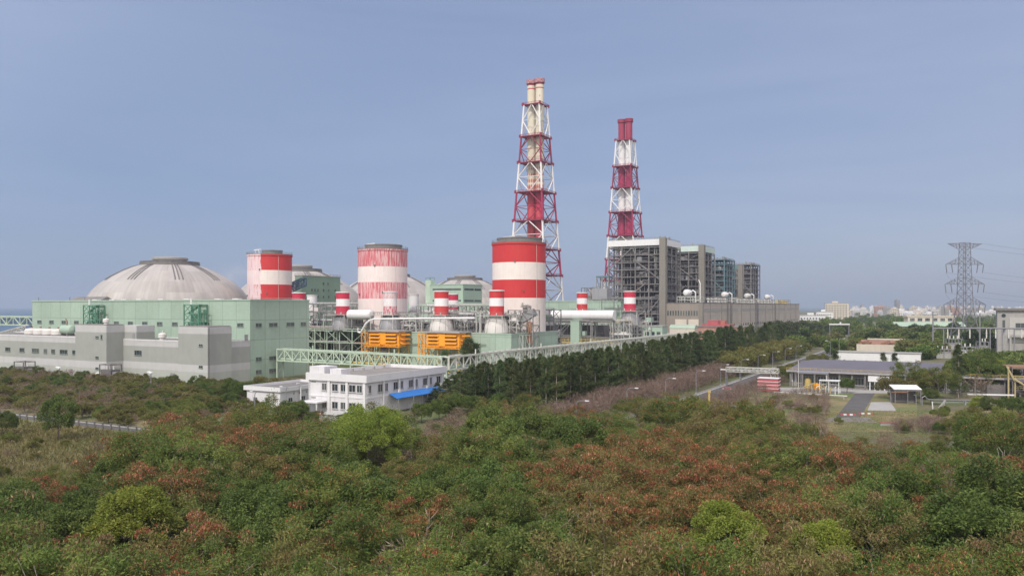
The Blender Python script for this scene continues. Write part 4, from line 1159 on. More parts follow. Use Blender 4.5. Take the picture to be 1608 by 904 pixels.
# terracotta workshop and red plant
t = thing('terracotta_workshop', 'low reddish workshop in front of the turbine hall, with a red unit on its roof', 'workshop', at(1168,540), ANG)
part('wall', MB().box(-34,0,0,26,0,13.6), MT['terra'], t); part('roof', MB().box(-34.5,.5,-.5,26.5,13.6,14.3), MT['dconc'], t)
for k in range(7): window(t, -31+k*4.4, -.003, 8.6, 2.2, 2.2, 'y')
for k in range(4): window(t, .003, 2+k*6, 8.6, 2.2, 2.2, 'x')
part('roof_unit', MB().box(-26,-17,5,10,14.3,18.4).box(-30,-9,4,12,14.3,15.6), MT['pink'], t); part('roof_unit_cap', MB().box(-18.9,-14,5,10,14.31,18.2), MT['terra2'], t)
t = thing('mint_pump_house', 'small mint pump house with dark openings at the end of the truss gallery', 'pump house', at(1040,500), ANG)
part('wall', MB().box(-16,0,0,10,0,15.4), MT['mint2'], t); part('roof', MB().box(-16.4,.4,-.4,10.4,15.4,16), MT['conc'], t)
for k in range(4): part('opening', MB().box(-15+k*3.8,-12.6+k*3.8,-.1,-.003,9.6,12), MT['glass'], t)
t = thing('mint_shelter', 'low rounded mint shelter beside the reddish workshop', 'shelter', at(1073,548), ANG)
part('roof', MB().profx([(0,13),(1.2,14.6),(4,15.4),(7,14.6),(8.2,13)], -10, 8), MT['mint2'], t); part('wall', MB().box(-9.8,7.8,.3,7.9,0,12.98), MT['cream'], t)
# ================================================================== OFFICE
t = thing('office_building', 'white two storey flat roofed office beside the pine grove', 'office building', at(575,203), ANG)
part('wall', MB().box(-19.4,0,0,35.4,0,9.3), MT['whitew'], t)
pp = MB()
for (x0,x1,y0,y1) in ((-20,.6,-.6,-.3),(.3,.6,-.3,36),(-20,.3,35.7,36),(-20,-19.7,-.3,35.7)): pp.box(x0,x1,y0,y1,8.55,10.45)
part('parapet', pp, MT['white'], t)
part('roof', MB().box(-19.7,.3,-.3,35.7,9.3,9.5), MT['roof'], t)
st = MB()
for k in range(7): st.box(-.15,.28,3+k*4.8,3.5+k*4.8,9.5,10.2); st.box(-19.68,-19.2,3+k*4.8,3.5+k*4.8,9.5,10.2)
part('roof_stub', st, MT['conc'], t)
part('stair_head', MB().box(-19.4,-14.2,.2,5.2,9.5,12.1), MT['whitew'], t)
part('roof_tank_box', MB().box(-12.6,-8.8,.6,4.0,9.5,11.6), MT['whitew'], t)
bd = MB().box(-19.42,-.003,-.12,-.003,4.35,4.75).box(.003,.12,.2,35.2,4.35,4.75)
part('floor_band', bd, MT['white'], t)
for x in (-12.3,-6.2,-.45): part('pilaster', MB().box(x-.4,x+.4,-.35,-.125,0,8.54), MT['white'], t)
for y in (6.9,13.6,20.5,27.3,34.2): part('pilaster', MB().box(.125,.35,y-.35,y+.35,0,8.54), MT['white'], t)
for x,w in ((-14.8,1.7),(-11.3,2.0),(-8.4,1.9),(-5.6,2.2),(-3.0,1.8)):
    window(t, x, -.003, 5.9, w, 1.95, 'y', 'framew', 'glass'); window(t, x, -.003, 1.3, w, 1.9, 'y', 'framew', 'glass')
for y,w in ((.7,1.2),(4.6,2.0),(7.6,1.2),(11.2,2.0),(14.3,1.2),(18.0,2.0),(21.0,1.2),(24.7,2.0),(27.9,1.2),(31.5,2.0)):
    window(t, .003, y, 5.7, w, 2.1, 'x', 'framew', 'glass')
for y in (12.9,25.9,33.0): part('air_conditioner', MB().box(.003,.75,y,y+1.0,4.9,5.6), MT['drum'], t)
for z in (7.9,3.7): part('vent_slot', MB().box(-18.6,-17.0,-.06,-.003,z,z+.3), MT['frame'], t)
aw = MB().profx([(.4,5.0),(3.0,3.8),(3.0,3.68),(.4,4.85)], 9, 31.5); aw.v = [(y,x,z) for x,y,z in aw.v]; aw.f = [f[::-1] for f in aw.f]
part('awning', aw, MT['blue'], t)
ap = MB()
for y in (9.5,15,20.5,26,31.5): ap.cyl(2.8,y,0,3.65,.09,n=8)
part('awning_post', ap, MT['galv'], t)
part('porch', MB().box(-19,-13,-4,-.5,2.9,3.2).box(-18.8,-18.5,-3.8,-3.5,0,2.9).box(-13.5,-13.2,-3.8,-3.5,0,2.9), MT['whitew'], t)
part('downpipe', MB().cyl(-19.1,-.25,0,8.5,.12,n=8), MT['white'], t)
t = thing('office_annex', 'low white single storey annex left of the office', 'office building', at(440,220), ANG)
part('wall', MB().box(-12.9,0,0,22,0,4.7), MT['whitew'], t)
pp = MB()
for (x0,x1,y0,y1) in ((-13.6,.6,-.6,-.3),(.3,.6,-.3,22),(-13.6,.3,21.7,22),(-13.6,-13.3,-.3,21.7)): pp.box(x0,x1,y0,y1,4.4,5.6)
part('parapet', pp, MT['white'], t); part('roof', MB().box(-13.3,.3,-.3,21.7,4.7,4.85), MT['dconc'], t)
for x in (-10.2,-5.6): window(t, x, -.003, 1.0, 1.5, 1.5, 'y', 'framew', 'glass')
for y in (3,8,13): window(t, .003, y, 1.2, 1.6, 1.3, 'x', 'framew', 'glass')
vv = MB()
for y in (5,7.2,10,12.5): vv.box(.003,.08,y,y+.4,3.3,3.7)
part('vent_slot', vv, MT['frame'], t)
part('pipe_goose_neck', MB().tube([(.9,7,0),(.9,7,5.6),(.9,6.4,6.2),(.9,5.4,6.3)],.17,8), MT['whs'], t)
part('pipe_goose_neck', MB().tube([(.9,20,0),(.9,20,6.0),(.9,19.4,6.6),(.9,18.4,6.7)],.17,8), MT['whs'], t)
t = thing('pump_shed', 'small grey block shed at the foot of the office', 'shed', at(522,184), ANG)
part('wall', MB().box(-4,1.5,0,4.5,0,2.9), MT['conc'], t); part('roof', MB().box(-4.2,1.7,-.2,4.7,2.9,3.1), MT['kerb'], t); part('door', MB().box(-2.8,-1.8,-.08,-.003,0,2), MT['frame'], t)

# ================================================================== STREET LAMPS along the plant road
def lamp(p, label, H=7.6, arm=2.2, rz=ANG, grp='street lamps along the plant road'):
    t = thing('street_lamp', label, 'street lamp', p, rz, grp)
    part('pole', MB().tube([(0,0,0),(0,0,H-.9),(.25,0,H-.35),(.8,0,H-.08),(arm,0,H)], .12, 8, .07), MT['galv'], t, smooth=True)
    part('lamp_head', MB().box(arm-.1,arm+.8,-.17,.17,H-.1,H+.1), MT['whs'], t)
    part('base', MB().box(-.25,.25,-.25,.25,0,.5), MT['conc'], t)
L0 = at(905, 173.5)
_ord = ['nearest street lamp on the plant road, its foot hidden by the green thicket','second street lamp on the plant road, standing before pink bare trees','third street lamp on the plant road, beside the last of the kerb','fourth street lamp on the plant road, at the edge of the pink trees','fifth street lamp on the plant road, behind the low pipe bridge','sixth street lamp on the plant road, in front of olive trees','seventh street lamp on the plant road, before dark pines','eighth street lamp on the plant road','ninth street lamp on the plant road, level with the white wall','farthest street lamp on the plant road']
for k in range(10): lamp(L0 + VY*(30.8*k), _ord[k])
lamp(ground(400,652)+Vector((0,0,0)), 'slim lamp post with a short arm at the corner of the white annex', 6.2, -1.5, ANG, 'lamps around the offices')
lamp(ground(449,649), 'slim lamp post in front of the right wall of the white annex', 7.0, -2.0, ANG, 'lamps around the offices')
lamp(at(1304,395), 'tall lamp mast at the left end of the white wall', 11, 1.5, R(160), 'lamps around the offices')
lamp(at(1318,400), 'tall lamp mast with a long arm before the far woods', 12, 2.2, 0, 'lamps around the offices')

# ================================================================== RIGHT SIDE COMPOUND
t = thing('pipe_bridge', 'pale pipe bridge spanning the plant road on thin posts', 'pipe bridge', at(1141,278), ANG)
part('truss_span', MB().truss((0,0,5.4),(17.5,0,5.4),1.8,1.5,13,.2), MT['pale_steel'], t)
for y,r in ((-.5,.22),(.2,.28),(.7,.16)): part('pipe', MB().tube([(-2,y,5.9),(14+y,y,5.9),(15.2+y,y,5.5),(15.6+y,y,4.4),(15.6+y,y,0)],r,8), MT['pale_steel'], t, smooth=True)
part('post', MB().frame([0,4.8],[-.8,.8],[0,5.4],.24).frame([17.4],[-.8,.8],[0,5.4],.24), MT['galv'], t)
t = thing('striped_barrier_block', 'square red block with thin white stripes beside the pipe bridge', 'barrier stack', at(1190,262), ANG)
for k in range(4): part('barrier', MB().box(0,6.4,0,4,.2+k*1.1,1.1+k*1.1), MT['pink'], t); part('white_stripe', MB().box(-.15,6.55,-.15,4.15,1.11+k*1.1,1.28+k*1.1), MT['white'], t)
t = thing('road_barrier', 'low red and white road barrier at the left foot of the pipe bridge', 'barrier', at(1134,268), ANG)
part('plank', MB().box(0,3.2,-.1,.1,.6,1.0), MT['pink'], t); part('post', MB().box(.2,.4,-.2,.2,0,.6).box(2.8,3.0,-.2,.2,0,.6), MT['white'], t)
t = thing('valve_station', 'yellow valve station with tanks and a flat canopy', 'valve station', at(1257,262), ANG)
part('canopy', MB().box(-1,8.5,-.5,5,6.1,6.35), MT['galv'], t)
part('canopy_post', MB().frame([-.6,8.0],[0,4.4],[0,6.1],.22).cyl(-.6,-.3,0,10.2,.12,n=8), MT['pale_steel'], t)
part('tank', MB().lathe([(.1,.6),(.9,1.0),(1.0,3.4),(.8,4.2),(.1,4.6)],16,2.0,2.0), MT['yellow'], t, smooth=True)
part('tank', MB().lathe([(.1,.6),(1.0,.9),(1.1,2.4),(.1,3.0)],16,4.8,1.6), MT['orange'], t, smooth=True)
for k in range(5): part('pipe', MB().tube([(1+k*1.3,-.4,0),(1+k*1.3,-.4,1.6+.5*(k%3)),(2.0+k*1.3,-.4,2.2+.5*(k%3)),(2.6+k*1.3,-.4,0)],.2,8), MT[('yellow','pale_steel','yellow','white','yellow')[k]], t, smooth=True)
t = thing('meter_canopy', 'white flat canopy on thin posts over white pipes beside the valve station', 'canopy', at(1286,258), ANG)
part('canopy', MB().box(0,6.2,-.3,3.6,4.0,4.2), MT['white'], t); part('canopy_post', MB().frame([.2,3,6],[0,3.3],[0,4.0],.2), MT['whs'], t)
for k in range(4): part('pipe', MB().tube([(.8+k*1.4,-.8,0),(.8+k*1.4,-.8,1.8+.3*(k%2)),(.8+k*1.4,1.5,1.8+.3*(k%2))],.17,8), MT['whs' if k%2 else 'yellow'], t)
t = thing('ground_pipe', 'long pale pipe lying on low sleepers in front of the valve station', 'pipe', at(1213,252), ANG)
part('pipe', MB().tube([(0,0,.9),(22,-1,.9)],.2,8).tube([(0,.8,.9),(22,-.2,.9)],.16,8), MT['pale_steel'], t); part('sleeper', MB().box(1,1.3,-.5,1,0,.7).box(8,8.3,-.8,.8,0,.7).box(15,15.3,-1,.6,0,.7).box(21,21.3,-1.3,.5,0,.7), MT['conc'], t)
for px,h,lb in ((1243,4.6,'left short white column by the low hall corner'),(1249.5,4.8,'right short white column by the low hall corner')):
    t = thing('white_column', lb, 'column', at(px,281), ANG); part('shaft', MB().cyl(0,0,1.6,h,.5,n=12), MT['whs'], t, smooth=True); part('foot', MB().box(-.6,.6,-.6,.6,0,1.6), MT['conc'], t)

LH = at(1240, 279)
t = thing('low_hall', 'long low hall with a dark grey sheet roof and dim columned front', 'hall', LH, ANG)
part('wall', MB().box(0,80,3.0,64,0,5.3), MT['dconc'], t)
part('roof', MB().profx([(-.4,5.62),(32,6.9),(66,5.7),(66,5.4),(32,6.6),(-.4,5.3)], -1, 81), MT['rooff'], t)
part('gutter', MB().box(-1,81,-.75,-.42,5.2,5.75), MT['conc'], t)
for k in range(21):
    part('column', MB().box(k*4.0,k*4.0+.5,-.1,.4,0,5.25), MT['dconc'], t)
for k in range(20):
    if k == 7: continue
    window(t, k*4.0+.8, 2.997, 1.1, 2.9, 2.6, 'y', 'framew', 'glass2', nm=3)
part('eave_rail', MB().rail([(-1,-.58,5.76),(81,-.58,5.76)],.9,.08,2), MT['yellow'], t)
part('sign_board', MB().box(25.2,33.4,-.35,-.12,2.9,4.9), MT['whs'], t)
part('door', MB().box(28,31.4,2.9,2.997,0,2.9), MT['framew'], t)
for k in range(6): part('door_post', MB().box(25.6+k*1.5,25.9+k*1.5,-.1,.2,0,2.9), MT['whitew'], t)
# white wall shed, ruin, houses beyond
t = thing('white_wall_shed', 'long low white shed behind the dark roofed hall with little cypresses before it', 'shed', at(1314,352), ANG)
part('wall', MB().box(0,33,0,8,0,7.9), MT['whs'], t); part('roof', MB().box(-.3,33.3,-.3,8.3,7.9,8.2), MT['conc'], t)
t = thing('rubble_compound', 'walled compound with pinkish coping and heaped brown rubble behind the white shed', 'walled yard', at(1345,455), ANG)
part('wall', MB().box(0,31,0,.6,0,6.5).box(30.4,31,.6,20,0,6.8).box(0,.6,.6,20,0,6.5), MT['cream'], t)
part('back_wall', MB().box(.6,30.4,19.4,20,0,8.4), MT['terra'], t); part('coping', MB().box(4,24,19.2,20.2,8.4,9.2), MT['cream'], t)
_rg = random.Random(5); rbm = MB()
for k in range(160):
    x,y = _rg.uniform(1,30), _rg.uniform(1,19); h = 5.4 + 1.4*math.sin(x*.5)+_rg.uniform(0,1.2); a = _rg.uniform(.5,1.3); rbm.bar((x-a,y,h-.4),(x+a,y+_rg.uniform(-1,1),h+_rg.uniform(-.5,.5)),a,.8)
rbm.box(.7,30.3,.7,19.3,0,5.0)
part('rubble', rbm, MT['rust'], t)
t = thing('school_block', 'long cream building with a pale green lower roof left of the pylon', 'building', at(1412,800), R(-4))
part('wall', MB().box(0,62,0,16,0,8.2).box(11,57,6,16,8.2,17.4), MT['cream'], t)
part('lower_roof', MB().profx([(-3,8.0),(5.8,12.4),(5.8,8.2)],-4,64), MT['mint2'], t); part('upper_roof', MB().box(10,58,5.4,17,17.4,18.6), MT['cream'], t)
for k in range(6): window(t, 13+k*7.4, 5.997, 13.2, 4.6, 3.0, 'y', 'framew', 'glass', nm=3)
GB = at(1566, 470)
t = thing('control_building', 'tall grey concrete building with a dark roof slab at the right edge', 'building', GB, ANG)
part('wall', MB().box(0,34,0,18,0,25.6), MT['conc'], t); part('roof_slab', MB().box(-.8,35,-1.4,19,25.6,27.0), MT['dconc'], t)
part('recess_panel', MB().box(6.2,30,-.5,-.003,7,21.5), MT['kerb'], t); part('tall_slot', MB().box(2.6,4.0,-.12,-.003,13,20), MT['glass'], t)
part('round_window', MB().lathe([(1.1,0),(1.1,.12)],20), MT['glass'], t, (3.2,-.003,22.6)).rotation_euler = (R(90),0,0)
window(t, 9, -.503, 14.4, 8, 4, 'y', 'framew', 'glass', nm=3); window(t, 21, -.503, 14.4, 7, 4, 'y', 'framew', 'glass', nm=3)
part('balcony', MB().box(5.4,33,-3.4,-.51,10.2,11.6), MT['conc'], t)
for k in range(4): part('column', MB().box(6+k*8,7+k*8,-3.2,-2.2,0,10.19), MT['conc'], t)

# pylon
PY = at(1515, 530)
t = thing('transmission_pylon', 'tall grey lattice pylon with four crossarms at the right', 'pylon', PY, R(8))
def hw(z): return 7.2 - (7.2-3.5)*z/27 if z < 27 else 3.5 - (3.5-2.2)*(z-27)/43.4
b = MB(); zl = [0,9,18,27,32,37,42.8,47,51.5,56,60,64,67.5,70.4]
for z0,z1 in zip(zl[:-1],zl[1:]):
    a,c = hw(z0),hw(z1); w = .38 if z0 < 27 else .27
    C0 = [Vector((sx*a,sy*a,z0)) for sx,sy in ((-1,-1),(1,-1),(1,1),(-1,1))]; C1 = [Vector((sx*c,sy*c,z1)) for sx,sy in ((-1,-1),(1,-1),(1,1),(-1,1))]
    for k in range(4):
        k2 = (k+1)%4
        b.bar(C0[k],C1[k],w*1.25)
        if z0 > 8: b.bar(C0[k],C1[k2],w*.55); b.bar(C0[k2],C1[k],w*.55)
        else: m_ = (C1[k]+C1[k2])/2; b.bar(C0[k],m_,w*.6); b.bar(C0[k2],m_,w*.6)
        b.bar(C1[k],C1[k2],w*.6)
part('lattice_body', b, MT['pylon'], t)
for z,L,h in ((69.8,12.6,-4.0),(56,13.8,4.6),(42.8,14.4,4.6),(29.3,15.2,4.6)):
    for sg in (-1,1):
        b = MB(); a = hw(z)
        tip = Vector((sg*L,0,z))
        for y in (-a,a):
            r0 = Vector((sg*a,y,z)); r1 = Vector((sg*a,y,z+h))
            b.bar(r0,tip,.24); b.bar(r1,tip,.24)
            for f in (.25,.5,.75): b.bar(r0.lerp(tip,f), r1.lerp(tip,f),.18); b.bar(r0.lerp(tip,f-.25), r1.lerp(tip,f),.16)
        for f in (.25,.5,.75): b.bar(Vector((sg*a,-a,z)).lerp(tip,f), Vector((sg*a,a,z)).lerp(tip,f),.18)
        ao = part('crossarm', b, MT['pylon'], t)
        if h > 0:
            for f,dx in ((1.0,0),(.62,0)):
                x = sg*(a+(L-a)*f)
                ins = MB().bar((x,0,z-.2),(x+sg*-.8,0,z-5.6),.42); part('insulator_string', ins, MT['galv'], ao)
part('footing', MB().box(-9,-7.4,-9,-7.4,0,.8).box(7.4,9,-9,-7.4,0,.8).box(7.4,9,7.4,9,0,.8).box(-9,-7.4,7.4,9,0,.8), MT['conc'], t)
def wire(label, pts, grp='power lines from the pylon'):
    o = part('power_line', MB().tube(pts, .07, 5), MT['pylon']); tag(o, label, 'power line', grp)
def sag(a, b, s, n=14):
    return [a.lerp(b, k/n) - Vector((0,0,s*4*(k/n)*(1-k/n))) for k in range(n+1)]
for i,(z,L,lb) in enumerate(((69.8,12.6,'topmost earth wire running off to the right from the pylon'),(50.6,13.6,'upper power lines running right from the second crossarm'),(37.4,14.2,'power lines running right from the third crossarm'),(23.8,15,'lowest power lines running right from the fourth crossarm'))):
    for j,y in enumerate((0,)):
        a = PY + Vector((L-.8, 0, z)); wire(lb, sag(a, a + Vector((260,60,-3)), 7))
    a = PY + Vector((-L+.8,0,z)); wire(lb.replace('running right', 'from its left tip').replace('running off to the right', 'from its left tip'), sag(a, a + Vector((270,70,-3)), 8))
    if i:
        wire(('slack wire loop below the second crossarm','slack wire loop below the third crossarm','slack wire loop below the fourth crossarm')[i-1], sag(PY+Vector((-L+1,0,z)), PY+Vector((-hw(z)-3,0,z-6)), 2.0) )
# substation gantry
SG = at(1465, 440)
t = thing('substation_gantry', 'row of tall pale masts joined by a horizontal beam at the foot of the pylon', 'gantry', SG, R(-2))
for x,h in ((0,25.2),(25.4,24.4)): part('mast', MB().cyl(0,0,0,h,.5,.32,12), MT['galv'], t, (x,0,0), smooth=True)
for x in (5.8,31,37.6,44,52): part('post', MB().cyl(0,0,0,15.8,.3,n=10), MT['galv'], t, (x,0,0), smooth=True)
part('beam', MB().tube([(0,0,16),(38,0,16),(62,0,15.6)],.42,10), MT['galv'], t)
part('bracket', MB().bar((37.6,0,12),(39.6,0,15.8),.4).bar((0,0,13),(1.8,0,15.8),.3).bar((25.4,0,13),(23.6,0,15.8),.3), MT['galv'], t)
for x in (8,14,20,29,34,41,48): part('insulator', MB().lathe([(.25,10.5),(.42,10.6),(.25,11.2),(.42,11.8),(.25,12.4),(.42,13),(.2,15.6)],10), MT['drum'], t, (x,0,0), smooth=True)
for i,(px,D,w,h,lb) in enumerate(((1490,470,7,9,'concrete breaker block at the left foot of the pylon'),(1504,425,9,6.6,'pale low equipment house in front of the pylon'),(1470,430,8,5,'grey frame table left of the pylon'),(1538,455,5,8,'narrow pale cabinet at the right foot of the pylon'))):
    t = thing('switchgear', lb, 'switchgear', at(px,D), R(-6)); part('housing', MB().box(0,w,0,4,0,h*.7), MT['conc' if i != 1 else 'drum'], t); part('frame', MB().frame([0,w/2,w],[0,4],[0,h*.7,h],.4), MT['galv'], t)
    bs = MB(); [bs.cyl(w*f,2,h,h+1.6,.3,n=8) for f in (.2,.5,.8)]; part('bushing', bs, MT['drum'], t)
# solar panels at the right edge
for i,(py,D,m,lb) in enumerate(((556,385,'whs','back row of pale tilted panels at the right edge'),(566,372,'solar','middle row of dark blue solar panels at the right edge'),(574,360,'solar','front row of dark blue solar panels at the right edge'))):
    t = thing('solar_array', lb, 'solar panels', at(1589,D,2.0), R(-4), 'solar rows at the right edge')
    for k in range(7): part('panel', MB().bar((k*3.1+1.4,-1.6,.6),(k*3.1+1.4,1.6,3.4),2.7,.12), MT[m], t)
    part('support_frame', MB().frame([0,11,21],[-1.2,1.2],[-2,1.6],.18), MT['galv'], t)
# right edge dark shed with yellow steel
t = thing('yellow_stair_platform', 'dark roofed platform with yellow stair and posts at the right edge', 'platform', at(1590,243), R(-12))
part('deck', MB().box(0,22,0,12,5.2,5.6), MT['rooff'], t); part('upper_roof', MB().box(1,22,3,14,9.0,9.4), MT['rust'], t)
part('frame', MB().frame([0,6,12,18],[0,6,12],[0,2.6,5.2],.3,.24,.4,3).frame([1,8,15],[3,13],[5.6,9.0],.25), MT['dark_steel'], t)
part('stair_flight', MB().bar((.3,-.6,6.0),(7.4,-8,-.2),.5,.35).bar((-1.4,.6,9.8),(0.4,-.6,5.4),.5,.35), MT['paleyellow'], t)
part('railing', MB().rail([(0,0,5.6),(20,0,5.6)],1.2,.12,2).rail([(0,0,2.6),(9,0,2.6)],1.1,.1,1.5), MT['paleyellow'], t)
part('post', MB().box(-1.2,-.8,.2,.6,0,9.6).box(.4,.8,-.4,0,0,6), MT['paleyellow'], t)
part('tank', MB().box(-6,-.9,3,8,0,3.6), MT['dark_steel'], t); part('white_kerb', MB().box(-13,0,-1.4,-1.0,.9,1.3), MT['whs'], t)
t = thing('open_shed', 'small open shed with a white lean-to roof on the lawn', 'shed', at(1404,229), R(-8))
part('roof', MB().bar((3.7,-.2,4.2),(3.7,4.2,5.1),7.6,.14), MT['whs'], t); part('post', MB().frame([.3,3.7,7.2],[0,4],[0,3.9],.16), MT['galv'], t)
part('back_wall', MB().box(.2,7.3,4.1,4.3,0,3.9), MT['dark_steel'], t); part('side_board', MB().box(-.8,3.8,-.3,-.1,3.3,3.6), MT['rust'], t); part('bench', MB().box(1,6.5,2.8,3.6,0,.9), MT['dark_steel'], t)
t = thing('lawn_pipeline', 'pair of low pipes on short legs crossing the lawn right of the open shed', 'pipe', at(1448,226), R(-2))
part('pipe', MB().tube([(0,0,0),(0,0,2.2),(.8,0,2.6),(1.2,0,2.0),(2,0,1.6),(24,0,1.4)],.16,8).tube([(-1.4,.6,0),(-1.4,.6,2.6),(-2,.6,2.9)],.13,8), MT['galv'], t)
part('pipe', MB().tube([(3,.8,.7),(25,.8,.6)],.16,8), MT['mint_steel'], t); part('leg', MB().box(6,6.2,-.2,1,0,1.3).box(12,12.2,-.2,1,0,1.2).box(18,18.2,-.2,1,0,1.2), MT['conc'], t)
t = thing('leaning_post', 'grey timber prop leaning over the lawn in front of the pipes', 'post', at(1475,209), 0)
part('prop', MB().bar((-1.2,0,0),(1.6,0,3.4),.34), MT['conc'], t); part('stake', MB().bar((-1.4,.5,0),(-1.6,.5,3.0),.2), MT['whs'], t)
t = thing('gate_barrier', 'yellow post with a level grey bar at the roadside', 'barrier gate', at(1113.5,203), 0)
part('post', MB().box(-.22,.22,-.22,.22,0,6.0).box(-.35,.35,-.35,.35,6.0,6.6), MT['yellow'], t); part('boom', MB().bar((-1,-.3,2.9),(8.2,-.3,2.5),.26), MT['galv'], t); part('boom_rest', MB().box(8.1,8.3,-.4,-.2,2.3,3.0), MT['galv'], t)
for i,(px,D,lb) in enumerate(((1328,205,'low red and white kerb barrier left of the service road mouth'),(1356,207,'low red and white kerb barrier right of the service road mouth'))):
    t = thing('kerb_barrier', lb, 'barrier', at(px-8,D), R(-8))
    for k in range(5): part('segment', MB().box(k*.75,k*.75+.74,0,.3,0,.4), MT['pink' if k%2==0 else 'whs'], t)
t = thing('white_kerb_line', 'white painted low wall in front of the pinkish bushes on the lawn', 'low wall', at(1383,187), R(-3)); part('wall', MB().box(0,4,0,.4,0,.7), MT['conc'], t); part('cap', MB().box(-.1,4.1,-.1,.5,.7,.8), MT['pink'], t)
# roadside parapet on the left
RW = at(0, 203)
t = thing('roadside_parapet', 'white topped roadside parapet on dark posts crossing the left of the thicket', 'parapet', RW - UX*30, ANG)
part('rail', MB().box(0,125,-.15,.15,.86,1.05), MT['conc'], t); part('shade_strip', MB().box(0,125,-.1,.1,0,.35), MT['dark_steel'], t)  # the low dark strip paints the shade under the rail
pm_ = MB().box(0,.4,-.34,-.17,0,1.5).mesh('post')
for k in range(42): part('post', pm_, MT['dark_steel'], t, (k*3,0,0))
gsheet('shore_path', togrid(RW).x-30, togrid(RW).x+95, togrid(RW).y+.4, togrid(RW).y+5.5, .02, MT['asphalt'])

# ================================================================== FAR TOWN
rg = random.Random(77)
hm = {}
pal = ['townwhite','whitew','cream','drum','conc','townwhite','terra','townwhite','conc','townwhite']
for k in range(14):
    w, d, h = rg.uniform(9,24), rg.uniform(10,22), rg.choice((7,10,10,13,16,20))
    b = MB().box(-w/2,w/2,-d/2,d/2,0,h); b.box(-w/2-.2,w/2+.2,-d/2-.2,-d/2+.4,h,h+1); b.box(-w*.2,w*.15,-2,3,h,h+rg.uniform(2,4))
    bm_ = b.mesh('town_house'); bm_.materials.append(MT[pal[k%len(pal)]]); bm_.materials.append(MT['glass2'])
    # rows of dark window openings on the near face
    wb = MB()
    for f in range(int(h//3.3)):
        x = -w/2+1
        while x < w/2-2: wb.box(x,x+1.5,-d/2-.1,-d/2-.003,1+f*3.3,2.5+f*3.3); x += 3.1
    hm[k] = (bm_, wb.mesh('window_row'))
    hm[k][1].materials.append(MT['glass2'])
cnt = 0
while cnt < 292:
    D = rg.uniform(1700, 4800) if cnt > 60 else rg.uniform(1500,2300)
    lo = 1335 if D > 2000 else 1400
    px = rg.uniform(lo, 1690)
    k = rg.randrange(14)
    o = part('town_house', hm[k][0], None, None, at(px,D), rg.uniform(-.6,.2)); o.scale = (1,1,rg.uniform(.8,1.35)*(1.0 if D < 3200 else 1.35))
    tag(o, 'small pale block among the crowded houses of the distant town', 'house', 'houses of the distant town')
    if D < 2300:
        c = part('window_row', hm[k][1], None, o)
    cnt += 1
def farblock(px, D, w, h, m, label, rows=5, rz=-.3, cols=8):
    t = thing('far_block', label, 'building', at(px,D), rz)
    part('wall', MB().box(0,w,0,16,0,h), MT[m], t); part('roof', MB().box(-.4,w+.4,-.4,16.4,h,h+1), MT['conc'], t)
    wb = MB()
    for r in range(rows):
        for c in range(cols): wb.box(1+c*(w-2)/cols, 1+c*(w-2)/cols+(w-2)/cols*.55, -.12,-.003, 2+r*(h-3)/rows, 2+r*(h-3)/rows+(h-3)/rows*.5)
    part('window_grid', wb, MT['glass2'], t)
    part('stair_head', MB().box(w*.3,w*.55,4,10,h+1,h+4), MT[m], t)
farblock(1296, 1350, 37, 33, 'cream', 'beige multi storey block on the skyline right of the turbine hall', 8)
farblock(1408, 2600, 11, 48, 'insul', 'lone slim grey tower on the town skyline', 12, 0, 3)
farblock(1256, 1130, 34, 15, 'whitew', 'long white building just past the end of the turbine hall', 3)
farblock(1282, 1250, 24, 19, 'whs', 'white stepped building between the turbine hall and the beige block', 4)
farblock(1373, 2300, 40, 28, 'terra', 'reddish blocks on the town skyline', 6); farblock(1480, 2200, 44, 26, 'terra', 'reddish low block behind the pylon', 5)
farblock(1440, 2000, 50, 18, 'drum', 'pale long block left of the pylon in the town', 4, 0, 12)
t = thing('white_beam_gate', 'level white beam seen over the woods below the beige block', 'gate', at(1302,640), 0)
part('beam', MB().box(0,16.5,-.4,.4,13.2,14.2), MT['whs'], t); part('post', MB().box(.2,.7,-.3,.3,0,13.19).box(15.6,16.1,-.3,.3,0,13.19), MT['galv'], t); part('lamp', MB().box(8.6,9.6,-.4,.4,14.2,15.6), MT['whs'], t)
# ================================================================== VEGETATION
def leafmesh(name, P, Dr, L, Wr, tint, m):
    """one rhombic leaf per row: base P, direction Dr, length L, width ratio Wr"""
    n = len(P); g = np.random.default_rng(len(name)*7+n)
    Dr = Dr/np.maximum(np.linalg.norm(Dr, axis=1, keepdims=True), 1e-6)
    s = np.cross(Dr, g.normal(size=(n,3))); s /= np.maximum(np.linalg.norm(s, axis=1, keepdims=True), 1e-6)
    L = np.asarray(L).reshape(-1,1); W = L*Wr
    V = np.empty((n,4,3)); V[:,0] = P; V[:,1] = P+Dr*L*.5+s*W*.5; V[:,2] = P+Dr*L; V[:,3] = P+Dr*L*.5-s*W*.5
    me = bpy.data.meshes.new(name)
    me.vertices.add(n*4); me.vertices.foreach_set('co', V.reshape(-1).astype(np.float32))
    me.loops.add(n*4); me.loops.foreach_set('vertex_index', np.arange(n*4, dtype=np.int32))
    me.polygons.add(n); me.polygons.foreach_set('loop_start', np.arange(0,n*4,4,dtype=np.int32))
    me.polygons.foreach_set('loop_total', np.full(n,4,dtype=np.int32))
    a = me.attributes.new('tint','FLOAT','FACE'); a.data.foreach_set('value', np.clip(tint,0,1).astype(np.float32))
    me.materials.append(m); me.update(calc_edges=True)
    return me
def unit(g, n):
    v = g.normal(size=(n,3)); return v/np.linalg.norm(v,axis=1,keepdims=True)
def lobes(g, nl, rad, cz, low=-.35):
    u = unit(g, nl*3); u = u[u[:,2] > low][:nl]
    r = g.uniform(.55,1.0,(len(u),1))**.6
    return u*r*np.array(rad) + np.array((0,0,cz))
